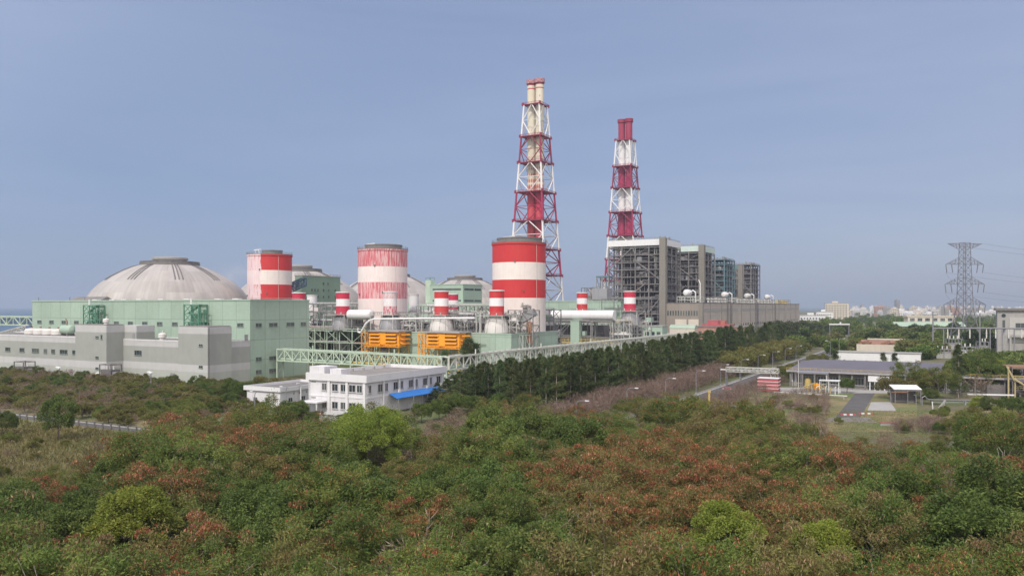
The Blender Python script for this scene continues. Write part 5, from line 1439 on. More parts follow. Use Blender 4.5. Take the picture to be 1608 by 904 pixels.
def crown_pts(g, n, C, lr, flat=.75):
    k = g.integers(0, len(C), n); u = unit(g, n); r = g.uniform(.25,1.0,(n,1))**.5
    ls = (lr*g.uniform(.65,1.3,len(C)))[k][:,None]
    off = u*r*ls*np.array((1,1,flat))
    return C[k]+off, off/ls, k
def trunk_mb(g, C, h, r, nb, base=0.0, lean=.4):
    b = MB(); top = Vector((g.uniform(-lean,lean), g.uniform(-lean,lean), h))
    b.tube([(0,0,base-.2),(top.x*.4,top.y*.2,h*.5),tuple(top)], r, 6, r*.55)
    idx = g.permutation(len(C))[:nb]; b.limbs = idx
    for i in idx:
        c = Vector(C[i]); s = Vector((0,0,0)).lerp(top, g.uniform(.35,1.0)); m_ = s.lerp(c,.5)+Vector((0,0,.25))
        b.tube([s,m_,c], r*.42, 5, r*.12)
    return b
def twigs(g, n, H, spread, seg=.8, w=.035, stems=7, depth=4):
    """bare branching shrub: returns strip leaves"""
    P=[];D=[];L=[];T=[]
    def grow(p, d, l, k):
        P.append(p); D.append(d); L.append(l); T.append(g.uniform())
        if k == 0 or len(P) > n: return
        q = p + d*l
        for _ in range(g.integers(2,4)):
            e = d + g.normal(size=3)*.48 + np.array((0,0,.10)); e /= np.linalg.norm(e)
            grow(q if g.uniform()<.7 else p+d*l*g.uniform(.5,.95), e, l*g.uniform(.62,.92), k-1)
    for i in range(stems):
        a = g.uniform(0,6.283); d = np.array((math.cos(a)*spread, math.sin(a)*spread, 1.0)); d /= np.linalg.norm(d)
        grow(np.array((math.cos(a)*.25, math.sin(a)*.25, 0.0)), d, H*g.uniform(.26,.36), depth)
    return np.array(P), np.array(D), np.array(L), np.array(T)

G1,G2,G3 = (.045,.075,.022,1),(.075,.115,.032,1),(.12,.15,.05,1)
FM = dict(
    feather = foliage('leucaena_leaf', [(0,(0.070,0.107,0.023,1)),(.5,(0.117,0.168,0.035,1)),(.85,(0.179,0.220,0.049,1)),(1,(0.255,0.260,0.068,1))]),
    olive = foliage('olive_leaf', [(0,(0.106,0.107,0.032,1)),(.5,(0.167,0.163,0.048,1)),(1,(0.235,0.216,0.070,1))]),
    dense = foliage('dense_leaf', [(0,(0.065,0.100,0.025,1)),(.6,(0.111,0.159,0.037,1)),(1,(0.181,0.227,0.053,1))]),
    bright = foliage('bright_leaf', [(0,(0.146,0.200,0.030,1)),(.5,(0.224,0.286,0.045,1)),(1,(0.336,0.378,0.080,1))], .34),
    yellow = foliage('yellow_green_leaf', [(0,(.11,.13,.03,1)),(.5,(.16,.19,.04,1)),(1,(.24,.22,.07,1))], .3),
    pine = foliage('needle', [(0,(0.045,0.068,0.023,1)),(.6,(0.075,0.108,0.035,1)),(1,(0.125,0.152,0.052,1))], .12, .32),
    pod = foliage('brown_pod', [(0,(0.146,0.043,0.022,1)),(.5,(0.280,0.085,0.041,1)),(.8,(0.403,0.152,0.072,1)),(1,(0.650,0.380,0.225,1))], .15, .12),
    podtan = foliage('tan_pod', [(0,(.13,.075,.035,1)),(.6,(.24,.15,.08,1)),(1,(.45,.33,.2,1))], .15, .12),
    twig = foliage('dry_twig', [(0,(.12,.085,.062,1)),(.6,(.21,.155,.115,1)),(1,(.31,.25,.19,1))], 0, .18),
    pinktwig = foliage('pinkish_twig', [(0,(.125,.086,.066,1)),(.6,(.205,.145,.115,1)),(1,(.30,.225,.185,1))], 0, .14),
    grass = foliage('grass_blade', [(0,(.10,.11,.03,1)),(.5,(.19,.17,.065,1)),(1,(.33,.27,.13,1))], .2, .05),
)
def tree(name, crown_me, trunk_mb_, pods=None, bark='bark', tname='crown'):
    o = bpy.data.objects.new(name, None)      # linked only when it is planted
    ch = []
    for nm, me in (('trunk', None),('crown', crown_me),('seed_pods', pods)):
        if nm == 'trunk':
            me = trunk_mb_.mesh('trunk'); me.materials.append(MT[bark])
        if me is None: continue
        ch.append((nm if nm != 'crown' else tname, me))
    o['_'] = 0; del o['_']
    return (o, ch)
def plant(proto, p, rz, sc, label, cat='tree', group=None):
    o, ch = proto
    r = o.copy(); COL.objects.link(r); r.location = p; r.rotation_euler = (0,0,rz); r.scale = (sc,sc,sc) if not hasattr(sc,'__len__') else sc
    tag(r, label, cat, group)
    for nm, me in ch:
        c = bpy.data.objects.new(nm, me); COL.objects.link(c); c.parent = r
        if nm == 'seed_pods': c['kind'] = 'stuff'
    return r

PR = {}
def mk_leuc(key, seed, leaf, nleaf, npod, podm, h=6.2, rad=(4.3,4.3,2.0), nl=54, lr=.66, ll=.26):
    g = np.random.default_rng(seed)
    C = lobes(g, nl, rad, h-rad[2]*.95, -.5)
    C[:,2] += g.normal(size=len(C))*.7; C[:,:2] *= g.uniform(.75,1.2,(len(C),1))
    P, off, k = crown_pts(g, nleaf, C, lr)
    # loose sprays of fronds reaching out of the clumps
    q = g.random(nleaf) < .22; P[q] += off[q]*g.uniform(.1,.8,(q.sum(),1)) + np.array((0,0,.12))
    Dr = off*1.0 + g.normal(size=P.shape)*.55 + np.array((0,0,-.10))
    tb = g.uniform(0,1,len(C))
    me = leafmesh('crown', P, Dr, g.uniform(.55,1.25,nleaf)*ll, .30, tb[k]**1.3*.65+g.uniform(0,.42,nleaf), FM[leaf])
    pm = None
    if npod:
        w = np.clip(C[:,2]-(h-rad[2]*1.6),.05,None)*g.uniform(.05,1,len(C))**1.6; w /= w.sum()
        kk = g.choice(len(C), npod, p=w); u = unit(g, npod); u[:,2] = np.abs(u[:,2])*.9+.1
        Q = C[kk]+u*np.array((1,1,.8))*lr*g.uniform(.85,1.18,(npod,1))
        pm = leafmesh('seed_pods', Q, g.normal(size=Q.shape)*.35+np.array((0,0,-1)), g.uniform(.16,.34,npod), .26, g.uniform(0,1,npod), FM[podm])
    tk = trunk_mb(g, C, h*.55, .11, 8)
    for i in tk.limbs[:5]:
        c = Vector(C[i]); e = c + Vector((g.normal()*.4, g.normal()*.4, g.uniform(.4,.9))); m_ = c.lerp(e,.5)+Vector((g.normal()*.15,g.normal()*.15,0))
        tk.tube([c, m_, e], .026, 4, .008); tk.tube([m_, m_+Vector((g.normal()*.35,g.normal()*.35,.35))], .012, 4, .005)
    return tree(key, me, tk, pm, 'palebark')
PR['feather'] = [mk_leuc('leucaena_tree', 10+i, 'feather', 15000, 1000 if i%2 else 800, 'pod' if i == 3 else 'podtan', h=6.0+.7*i) for i in range(4)]
PR['pod_mix'] = [mk_leuc('seeding_leucaena', 20+i, 'olive' if i%2 else 'feather', 13000, 1700, 'podtan' if i%2 else 'pod', h=5.6+.5*i) for i in range(4)]
PR['pod_red'] = [mk_leuc('brown_pod_leucaena', 30+i, 'olive', 11000, 3000, 'pod', h=5.6+.5*i) for i in range(3)]
def mk_broad(key, seed, leaf, nleaf, h, rad, nl, lr, ll, wr=.5, bark='bark'):
    g = np.random.default_rng(seed)
    C = lobes(g, nl, rad, h-rad[2], -.6)
    P, off, k = crown_pts(g, nleaf, C, lr, .8)
    Dr = off + g.normal(size=P.shape)*.7
    tb = g.uniform(0,1,len(C))
    me = leafmesh('crown', P, Dr, g.uniform(.6,1.2,nleaf)*ll, wr, tb[k]*.5+g.uniform(0,.5,nleaf), FM[leaf])
    return tree(key, me, trunk_mb(g, C, h*.5, .16, 9, lean=.3), None, bark)
PR['dense'] = [mk_broad('dark_green_tree', 40+i, 'dense', 16000, 7.2, (3.4,3.4,3.0), 40, .85, .26) for i in range(3)]
PR['yellow'] = [mk_broad('yellow_green_shrub', 50+i, 'yellow', 6000, 4.2, (2.8,2.8,1.6), 18, .9, .30) for i in range(2)]
PR['olive'] = [mk_broad('olive_green_shrub', 55+i, 'olive', 6500, 4.6, (3.0,3.0,1.9), 18, .95, .30) for i in range(3)]
PR['olive2'] = [mk_broad('olive_bush', 58+i, 'olive', 6500, 4.4, (3.0,3.0,1.9), 18, .95, .30) for i in range(3)]
PR['bright'] = [mk_broad('bright_green_tree', 60+i, 'bright', 34000, 11.2, (5.6,5.6,4.7), 90, 1.1, .27, .42) for i in range(2)]
PR['bright_small'] = [mk_broad('bright_green_sapling', 64+i, 'bright', 18000, 7.6, (2.6,2.6,3.2), 44, .75, .24, .42) for i in range(2)]
def mk_dry(key, seed, m, H, spread, n=2600, few=0, w=.05, bark='palebark', depth=5, stems=9):
    g = np.random.default_rng(seed)
    P,D,L,T = twigs(g, n, H, spread, stems=stems, depth=depth)
    wr = np.clip(w*(.5+L/L.max())/np.maximum(L,.05), .02, .4)
    wr = wr.reshape(-1,1)
    n0 = len(P)
    # slim strips, a few leftover leaves at the tips
    me = leafmesh('crown', P, D, L*1.15, wr, T, FM[m])
    b = MB()
    for i in range(5):
        a = i*1.257; b.tube([(math.cos(a)*.2,math.sin(a)*.2,-.2),(math.cos(a)*(.2+spread*.5),math.sin(a)*(.2+spread*.5),H*.38)],.05,5,.025)
    pods = None
    if few:
        tips = P + D*L[:,None]; kk = g.choice(n0, few)
        pods = leafmesh('seed_pods', tips[kk]+g.normal(size=(few,3))*.12, g.normal(size=(few,3))+np.array((0,0,-.6)), g.uniform(.16,.34,few), .3, g.uniform(0,1,few), FM['podtan'])
    return tree(key, me, b, pods, bark, 'branches')
PR['dry'] = [mk_dry('dry_brush', 70+i, 'twig', 4.2, .75, 3600, 500) for i in range(3)]
PR['dry2'] = [mk_dry('leafless_shrub', 75+i, 'twig', 4.2, .75, 3600, 500) for i in range(2)]
PR['pinkbare'] = [mk_dry('bare_pinkish_tree', 80+i, 'pinktwig', 5.0, .7, 4200, 0, .05) for i in range(3)]
PR['pale_bare'] = [mk_dry('bare_pale_tree', 90, 'twig', 8.0, .38, 2600, 0, .10, depth=5, stems=5)]
def mk_pine(key, seed, h, r, n, ll=.75, bark='palebark', start=.16, tops=1):
    g = np.random.default_rng(seed)
    nb = int(h*5.5); C=[]; P=[]; D=[]
    b = MB().tube([(0,0,-.3),(g.uniform(-.15,.15),g.uniform(-.15,.15),h*.5),(0,0,h)], .17, 6, .03)
    per = n//nb
    for i in range(nb):
        f = g.uniform(start,1.0); z = h*f; rr = r*(1-f)**.62*g.uniform(.55,1.15)+.18; a = g.uniform(0,6.283)
        d = np.array((math.cos(a),math.sin(a),.22))
        if rr > .9: b.tube([(0,0,z),tuple(np.array((0,0,z))+d*rr*.8)],.035,4,.01)
        s = g.uniform(.15,1.0,per)**.7
        pts = np.array((0,0,z))+d*rr*s[:,None]+g.normal(size=(per,3))*np.array((.26,.26,.22))*(.5+.5*rr/r)
        P.append(pts); D.append(np.tile(d,(per,1))*.6+g.normal(size=(per,3))*.6+np.array((0,0,.25)))
    P=np.concatenate(P); D=np.concatenate(D)
    me = leafmesh('crown', P, D, g.uniform(.5,1.2,len(P))*ll, .16, g.uniform(0,1,len(P)), FM['pine'])
    return tree(key, me, b, None, bark)
PR['pine'] = [mk_pine('pine_tree', 100+i, 14.5, 3.7, 10500, .62, start=.10) for i in range(4)]
PR['cypress'] = [mk_pine('young_conifer', 110, 6.5, 1.5, 3000, .5, start=.05)]
# far trees: one mesh each, too small to show parts
def mk_far(seed, leaf, h, rad, n=1500):
    g = np.random.default_rng(seed); C = lobes(g, 16, rad, h-rad[2], -.9); P,off,k = crown_pts(g, n, C, rad[0]*.42); tb = g.uniform(0,1,len(C))
    return leafmesh('far_tree', P, off+g.normal(size=P.shape)*.8, g.uniform(.7,1.3,n)*1.1, .5, tb[k]*.5+g.uniform(0,.5,n), FM[leaf])
FT = [mk_far(120,'dense',9,(4.2,4.2,4.4)), mk_far(121,'dense',8,(5,5,3.8)), mk_far(122,'olive',7,(4.6,4.6,3.4)), mk_far(123,'pine',11,(3.2,3.2,5.4)), mk_far(124,'feather',8,(4.6,4.6,3.9))]

rg = random.Random(2024)
# paint map of the thicket as it grows (photo pixels of the canopy): kind wins where its patch covers
ZN = [
 ('pod_red',[(210,690,120,38),(330,690,90,38),(420,705,80,30),(285,790,70,28),(105,770,60,30),(975,770,120,36),(1040,800,110,40),(1265,785,95,55),(900,752,70,28),(1010,730,150,34),(1210,830,70,30),(265,875,70,30),(880,830,80,30),(1310,705,70,30),(690,815,60,20),(1120,760,90,30),(1480,800,30,18),(40,880,60,20),(1590,740,30,20)]),
 ('dry',[(140,865,110,34),(690,668,72,34),(895,735,60,24),(1430,725,130,48),(1290,652,110,16),(650,880,50,22),(800,640,40,20),(960,662,90,18),(1390,672,90,20),(1570,790,40,30)]),
 ('dense',[(1400,820,120,62),(1560,860,90,50),(20,830,50,60),(420,810,95,60),(340,850,70,60),(150,770,80,50),(880,690,30,40),(700,780,70,40),(990,780,40,24),(1090,745,60,20),(1560,690,70,26),(560,740,60,26),(1110,880,50,26),(840,880,70,30)]),
 ('yellow',[(1220,660,70,18),(200,655,60,14),(880,640,40,16),(1470,690,90,22),(1560,730,60,24),(780,640,40,14),(950,860,60,22),(780,880,50,18),(100,720,80,20)]),
]
def zone(px, py):
    best, bk = .0, None
    for kind, L in ZN:
        for (x,y,a,b) in L:
            v = 1-((px-x)/a)**2-((py-y)/b)**2 + rg.uniform(-.35,.25)
            if v > best: best, bk = v, kind
    if bk and rg.random() < .93: return bk
    u = rg.random()
    right = px > 860
    if right: return 'pod_mix' if u < .62 else 'feather' if u < .85 else 'pod_red' if u < .91 else 'yellow' if u < .94 else 'dry'
    return 'feather' if u < .50 else 'pod_mix' if u < .82 else 'dense' if u < .90 else 'yellow' if u < .93 else 'pod_red' if u < .96 else 'dry'
LBL = {
 'feather': ('feathery green leucaena tree in the foreground thicket','green leucaena trees of the thicket'),
 'pod_mix': ('olive leucaena tree with scattered tan seed pods in the foreground thicket','half seeded leucaena trees of the thicket'),
 'pod_red': ('leucaena tree hung all over with reddish brown seed pods in the foreground thicket','brown podded leucaena trees of the thicket'),
 'dense': ('dark green bushy tree in the foreground thicket','dark green trees of the thicket'),
 'yellow': ('low yellow green shrub at the edge of the thicket','yellow green shrubs of the thicket'),
 'dry': ('dry grey brown leafless brush in the thicket','dry brush of the thicket'),
}
CNT = {}
SPECIAL = []   # (point, clearance)
BR = []
def special(kind, px, D, sc, label, rz=0, i=0, cat='tree', clear=3.0):
    p = at(px, D); BR.append(p) if kind.startswith('bright') else None; SPECIAL.append((p, clear)); SPECIAL.append((p - p.normalized()*clear*.9, clear*.75)); SPECIAL.append((p - p.normalized()*clear*1.7, clear*.5)); return plant(PR[kind][i], p, rz, sc, label, cat)
special('bright', 577, 122, (1.05,1.05,1.14), 'large round bright yellow green tree standing out of the thicket below the office', .4, 0, clear=6.2)
special('bright_small', 207, 83, (1.45,1.45,1.22), 'bright green tree in the lower left of the thicket', 1.0, 0, clear=3.0)
special('bright_small', 1140, 80, (1.2,1.2,1.1), 'bright green tree in the lower middle right of the thicket', 2.0, 1, clear=2.4)
special('bright_small', 1292, 76, (1.1,1.1,1.0), 'smaller bright green sapling at the lower right of the thicket', 3.0, 0, clear=2.0)
for i,(px,D,s) in enumerate(((797,138,1.25),(838,142,1.35),(872,146,1.2))):
    special('dense', px, D, s, ('left tree of the three glossy green trees at the thicket edge below the pines','middle tree of the three glossy green trees at the thicket edge below the pines','right tree of the three glossy green trees at the thicket edge below the pines')[i], i, i, clear=3.2)
special('dense', 92, 166, (1.0,1.0,1.28), 'lone dark green bushy tree beside the white topped parapet', .5, 1, clear=3)
special('dense', 4, 172, (.8,.8,.8), 'green bush cut by the left edge of the photo beside the parapet', .9, 2, clear=3)

for px,Dd,c in ((345,82,6.0),(425,93,5.4),(640,106,4.6),(1092,118,4.8),(520,84,4.2),(990,94,4.4),(1470,88,4.4),(110,95,4.4),(760,120,4.4),(1250,104,4.2),(830,82,4.0)): SPECIAL.append((at(px,Dd), c))   # gaps in the canopy
s0 = 4.6
D = 55.0; row = 0
TOT = 0
road_x0 = -77
while D < 205:
    D += s0*(.86 + .10*(D > 120)); row += 1
    x = -D*.70 - 6
    while x < D*.70 + 6:
        x += s0*(1.0 + .12*(D > 120))
        p = Vector((x + rg.uniform(-1.5,1.5), D + rg.uniform(-1.4,1.4), 0))
        px, py = pix(p + Vector((0,0,5)))
        gq = togrid(p); gpx, gpy = pix(p)
        # limits of the thicket
        if px < 330:
            lim = 108 + px*.10 if px < 200 else 128 + (px-200)*.16
            if p.y > lim: continue
            if p.y > lim-14 and rg.random() < .35: continue
        elif px < 660:
            if p.y > 148 + max(0,px-520)*.12: continue
        elif px < 900:
            if p.y > 183 or gq.x < -93 and gq.y > 186: continue
        elif px < 1100:
            if p.y > 186 or (gq.x > -90 and gq.y > 120 and gq.x < -57 and p.y > 178): continue
        elif px < 1290:
            if p.y > 178: continue
        else:
            if p.y > 166 - max(0,(px-1290))*.02: continue
            if p.y > 160 and rg.random() < .4: continue
        if any((p-q).length < c for q,c in SPECIAL): continue
        k = zone(px, py)
        if k not in ('dry','yellow') and p.y > 150 and rg.random() < .12: k = 'dry'
        n = CNT.get(k, 0)
        if n >= 296:
            k = {'feather':'pod_mix','pod_mix':'dense','dense':'pod_red','pod_red':'feather'}.get(k, k)
            if CNT.get(k,0) >= 296: continue
        CNT[k] = CNT.get(k,0)+1
        lb, gp = LBL[k]
        sc = rg.choice((rg.uniform(.55,.8), rg.uniform(.8,1.05), rg.uniform(.9,1.2), rg.uniform(.9,1.2), rg.uniform(1.2,1.5) if (k == 'dense' or k == 'feather' and rg.random() < .4) else rg.uniform(.9,1.3)))
        if any((p-q).length < 12 and p.y < q.y+2 for q in BR): sc = min(sc, .72)
        if p.y > 150: sc = min(sc,1.15) * (1.05 if 940 < px < 1085 else .80)
        if px < 160 and p.y > 95: sc *= .72
        if px > 1250 and p.y > 130: sc *= .68
        plant(rg.choice(PR[k]), p, rg.uniform(0,6.28), (sc*rg.uniform(.9,1.15), sc*rg.uniform(.9,1.15), sc*rg.uniform(.85,1.15)), lb, 'shrub' if k in ('yellow','dry') else 'tree', gp)
# a few bare pale stems poking out
for i,(px,Dd) in enumerate(((655,72),(445,112),(870,80),(1280,140),(1540,120),(265,105))):
    plant(PR['pale_bare'][0], at(px,Dd), i*1.3, rg.uniform(.75,1.0), 'bare pale grey stems rising out of the thicket', 'tree', 'bare pale stems of the thicket')

# brush between the parapet and the grey annex
y0 = togrid(RW).y + 8; n2 = 0
for a in range(0, 42):
    for c in range(0, 17):
        gx = -345 + a*4.3 + rg.uniform(-1.6,1.6); gy = y0 - 2 + c*4.1 + rg.uniform(-1.6,1.6)
        p = grid(gx, gy); q = pix(p)
        if gx > -160 or p.y < 120 or abs(p.x/p.y) > .74: continue
        if gx > -172 and gy > 160: continue
        if any((p-s).length < c_ for s,c_ in SPECIAL): continue
        if (p - at(440,220)).length < 26 and togrid(p).y > togrid(at(440,220)).y - 4: continue
        u = rg.random(); ux = q[0]
        k = 'dry' if u < (.5 if ux < 180 else .28) else 'olive' if u < .78 else 'yellow' if u < .9 else 'dense'
        if 250 < ux < 330 and q[1] > 640 and u < .6: k = 'yellow'
        if 300 < ux < 420 and c > 7: k = 'dense' if u < .6 else 'olive'
        sc = rg.uniform(.65,1.05)*(.62 if k == 'dense' else .85)
        lb = {'dry':('dry brown brush between the parapet and the grey annex','dry brush before the annex'),'olive':('olive green shrub between the parapet and the grey annex','olive shrubs before the annex'),
              'yellow':('yellow green shrub between the parapet and the grey annex','yellow green shrubs before the annex'),'dense':('dark green bush at the foot of the grey annex','dark bushes before the annex')}[k]
        plant(rg.choice(PR[{'dry':'dry2','olive':'olive2'}.get(k,k)]), p, rg.uniform(0,6.28), (sc,sc,sc*rg.uniform(.8,1.1)), lb[0], 'shrub', lb[1]); n2 += 1
for k in range(60):
    p = grid(rg.uniform(-250,-132), rg.uniform(60,106)); q = pix(p)
    if q[0] > 300 or p.y < 112+max(0,q[0])*.1 or any((p-s).length < 3 for s,c_ in SPECIAL): continue
    kk = rg.choice(('olive','dry','yellow','olive'))
    plant(rg.choice(PR[{'dry':'dry2','olive':'olive2'}.get(kk,kk)]), p, rg.uniform(0,6.28), rg.uniform(.28,.55), {'olive':'low olive shrub in the dry grass field below the parapet','dry':'low leafless shrub in the dry grass field below the parapet','yellow':'low yellow green shrub in the dry grass field below the parapet'}[kk], 'shrub', {'olive':'olive','dry':'leafless','yellow':'yellow green'}[kk]+' shrubs of the dry grass field')
for k in range(150):
    px = rg.uniform(285,690); Dd = rg.uniform(146,181); p = at(px,Dd); q = togrid(p)-togrid(at(575,203)); qa = togrid(p)-togrid(at(440,220))
    if px > 560 and Dd < 160: continue
    if -22 < q.x < 7 and -5 < q.y < 37 or (-15 < qa.x < 4 and -3 < qa.y < 20) or any((p-s).length < 2.5 for s,c_ in SPECIAL) or (p-at(522,184)).length < 6: continue
    kk = rg.choice(('olive','dry','dry','olive','yellow','dense'))
    plant(rg.choice(PR[{'dry':'dry2','olive':'olive2'}.get(kk,kk)]), p, rg.uniform(0,6.28), rg.uniform(.3,.62)*(.7 if kk == 'dense' else 1), {'olive':'low olive scrub between the thicket and the white offices','dry':'low leafless scrub between the thicket and the white offices','yellow':'low yellow green scrub between the thicket and the white offices','dense':'low dark green scrub between the thicket and the white offices'}[kk], 'shrub', {'olive':'olive','dry':'leafless','yellow':'yellow green','dense':'dark green'}[kk]+' scrub before the offices')
for k in range(200):
    px = rg.uniform(285,500); Dd = rg.uniform(178,222); p = at(px,Dd); q = togrid(p)-togrid(at(575,203)); qa = togrid(p)-togrid(at(440,220)); qr = togrid(p)-togrid(RW)
    if -23 < q.x < 8 and -6 < q.y < 38 or (-15 < qa.x < 4 and -3.5 < qa.y < 24) or (p-at(522,184)).length < 6: continue
    if -32 < qr.x < 96 and -1 < qr.y < 6.5: continue
    kk = rg.choice(('olive','dry','dry','olive','yellow','dense'))
    plant(rg.choice(PR[{'dry':'dry2','olive':'olive2'}.get(kk,kk)]), p, rg.uniform(0,6.28), rg.uniform(.3,.6)*(.7 if kk == 'dense' else 1), {'olive':'low olive scrub left of the white annex','dry':'low leafless scrub left of the white annex','yellow':'low yellow green scrub left of the white annex','dense':'low dark green scrub left of the white annex'}[kk], 'shrub', {'olive':'olive','dry':'leafless','yellow':'yellow green','dense':'dark green'}[kk]+' scrub by the annex')
# bushes round the offices
for i,(px,Dd,k,s) in enumerate(((712,206,'dense',.8),(724,212,'olive',.9),(738,206,'dense',.75),(752,212,'olive',.8),(700,214,'olive',.9),(768,206,'yellow',.7),(782,212,'dense',.7),(716,196,'dry',.8),(745,196,'yellow',.6),(560,178,'olive',.9),(585,176,'dry',1.0),(548,182,'yellow',.6),(612,186,'olive',.8),(640,190,'dry',.9),(662,192,'dense',.7),(470,196,'dense',.7),(452,200,'dense',.6),(380,232,'dense',.9),(365,238,'dense',.95),(395,236,'olive',.9),(430,258,'olive',1.0),(455,262,'olive',.9),(408,262,'olive',1.0),(482,268,'olive',.8),(690,196,'dense',.75),(700,200,'dense',.7),(500,176,'olive',.5))):
    plant(PR[k][i%len(PR[k])], at(px,Dd), i*.9, s, {'olive':'olive bush growing around the white offices','dry':'leafless grey bush growing around the white offices','dense':'dark green bush growing around the white offices','yellow':'yellow green bush growing around the white offices'}[k], 'shrub', {'olive':'olive','dry':'leafless','dense':'dark green','yellow':'yellow green'}[k]+' bushes around the offices')

# pine grove between the truss gallery and the plant road
np_ = 0
PROF = [(690,592),(720,584),(760,566),(800,563),(850,560),(900,553),(950,546),(1000,537),(1050,529),(1100,520),(1150,512),(1250,504),(1320,503)]
def pine(p, s=1.0):
    global np_
    px = pix(p)[0]
    y = np.interp(px, [a for a,b in PROF], [b for a,b in PROF]) + rg.choice((rg.uniform(-7,4), rg.uniform(0,22)))
    hmax = CAMH - (y-HY)*p.y/FPX
    if hmax < 6.5: return
    s = min(max(hmax/15.8, .45), 1.3)
    np_ += 1
    plant(PR['pine'][np_%4], p, rg.uniform(0,6.28), (max(s,.8)*rg.uniform(.75,1.25), max(s,.8)*rg.uniform(.75,1.25), s), 'slim dark green pine of the dense grove beside the plant road', 'tree', 'pines of the grove')
gy = 186.0
while gy < 700 and np_ < 296:
    d_ = 4.3 + max(0, gy-230)*.012
    x_lo = -148 if gy < 330 else -118
    if gy > 420: x_lo = -104
    gx = -89.0
    first = True
    while gx > x_lo:
        p = grid(gx + rg.uniform(-1,1), gy + rg.uniform(-1.3,1.3))
        deep = (-89-gx) > 14 and gy > 208
        if not (deep and rg.random() < (.55 if gy < 300 else .75)):
            if gx < -128 and gy < 198: pass
            else: pine(p, rg.uniform(.88,1.08))
        gx -= d_*(1.25 if deep else 1.0)
    gy += d_
# pinkish bare trees along the road verge
nk = 0
for k in range(4,54):
    for x in (-85.5,-81.5,-77.8):
        y = 150 + k*3.9 + rg.uniform(-1,1)
        if y > 330 and rg.random() < .5: continue
        if y < 168 and x > -84: continue
        p = grid(x+rg.uniform(-.9,.9), y); s = rg.uniform(.75,1.1)
        s *= 1.15
        plant(rg.choice(PR['pinkbare']), p, rg.uniform(0,6.28), s, 'bare pinkish brown tree in the row along the plant road', 'tree', 'bare trees along the plant road'); nk += 1
# pinkish low bushes between the road and the compound
for k in range(120):
    px = rg.uniform(1105,1300); Dd = rg.uniform(184,250)
    p = at(px,Dd); g_ = togrid(p)
    if g_.x < -59.5: continue
    plant(rg.choice(PR['pinkbare']), p, rg.uniform(0,6.28), rg.uniform(.34,.66), 'low pinkish twiggy bush between the road and the valve station', 'shrub', 'low twiggy bushes by the road')
for k in range(46):
    px = rg.uniform(1150,1318); Dd = rg.uniform(180,240); p = at(px,Dd)
    if togrid(p).x < -59 or (px > 1300 and Dd > 190): continue
    kk = rg.choice(('dry','olive','yellow','dry'))
    plant(rg.choice(PR[kk]), p, rg.uniform(0,6.28), rg.uniform(.28,.5), {'dry':'small leafless grey shrub on the rough lawn before the valve station','olive':'small olive shrub on the rough lawn before the valve station','yellow':'small yellow green shrub on the rough lawn before the valve station'}[kk], 'shrub', {'dry':'leafless','olive':'olive','yellow':'yellow green'}[kk]+' shrubs of the rough lawn')
for k in range(60):
    px = rg.uniform(1400,1640); Dd = rg.uniform(172,206); p = at(px,Dd)
    kk = rg.choice(('yellow','olive','dense','yellow','dry'))
    if px < 1470 and Dd > 188: continue
    plant(rg.choice(PR[kk]), p, rg.uniform(0,6.28), rg.uniform(.35,.7)*(.6 if kk == 'dense' else 1), {'yellow':'yellow green scrub on the lawn below the yellow stair platform','olive':'olive scrub on the lawn below the yellow stair platform','dense':'dark green scrub on the lawn below the yellow stair platform','dry':'leafless scrub on the lawn below the yellow stair platform'}[kk], 'shrub', {'olive':'olive','dry':'leafless','yellow':'yellow green','dense':'dark green'}[kk]+' scrub at the right edge')
for k in range(26):
    px = rg.uniform(1395,1478); Dd = rg.uniform(176,190)
    plant(rg.choice(PR['pinkbare']), at(px,Dd), rg.uniform(0,6.28), rg.uniform(.35,.6), 'low reddish twiggy bush on the lawn before the open shed', 'shrub', 'reddish bushes on the lawn')
for k in range(52):
    p = grid(-60.4+rg.uniform(0,6.5), 212 + k*1.75 + rg.uniform(-1,1))
    plant(rg.choice(PR['pinkbare']), p, rg.uniform(0,6.28), rg.uniform(.55,.85), 'bare pinkish brown shrub on the near verge of the plant road', 'tree', 'bare shrubs on the near road verge')
# olive trees by the road further on
for k in range(26):
    p = grid(-74.5-rg.uniform(0,13), 322 + k*6.4)
    plant(rg.choice(PR['olive']), p, rg.uniform(0,6.28), rg.uniform(1.4,2.0), 'rounded olive green tree between the far road and the pines', 'tree', 'olive trees by the far road')
for k in range(16):
    p = grid(-60.3+rg.uniform(0,4), 300 + k*8)
    plant(rg.choice(PR['olive']), p, rg.uniform(0,6.28), rg.uniform(.65,1.0), 'low olive bush on the right verge of the plant road', 'shrub', 'bushes on the right road verge')
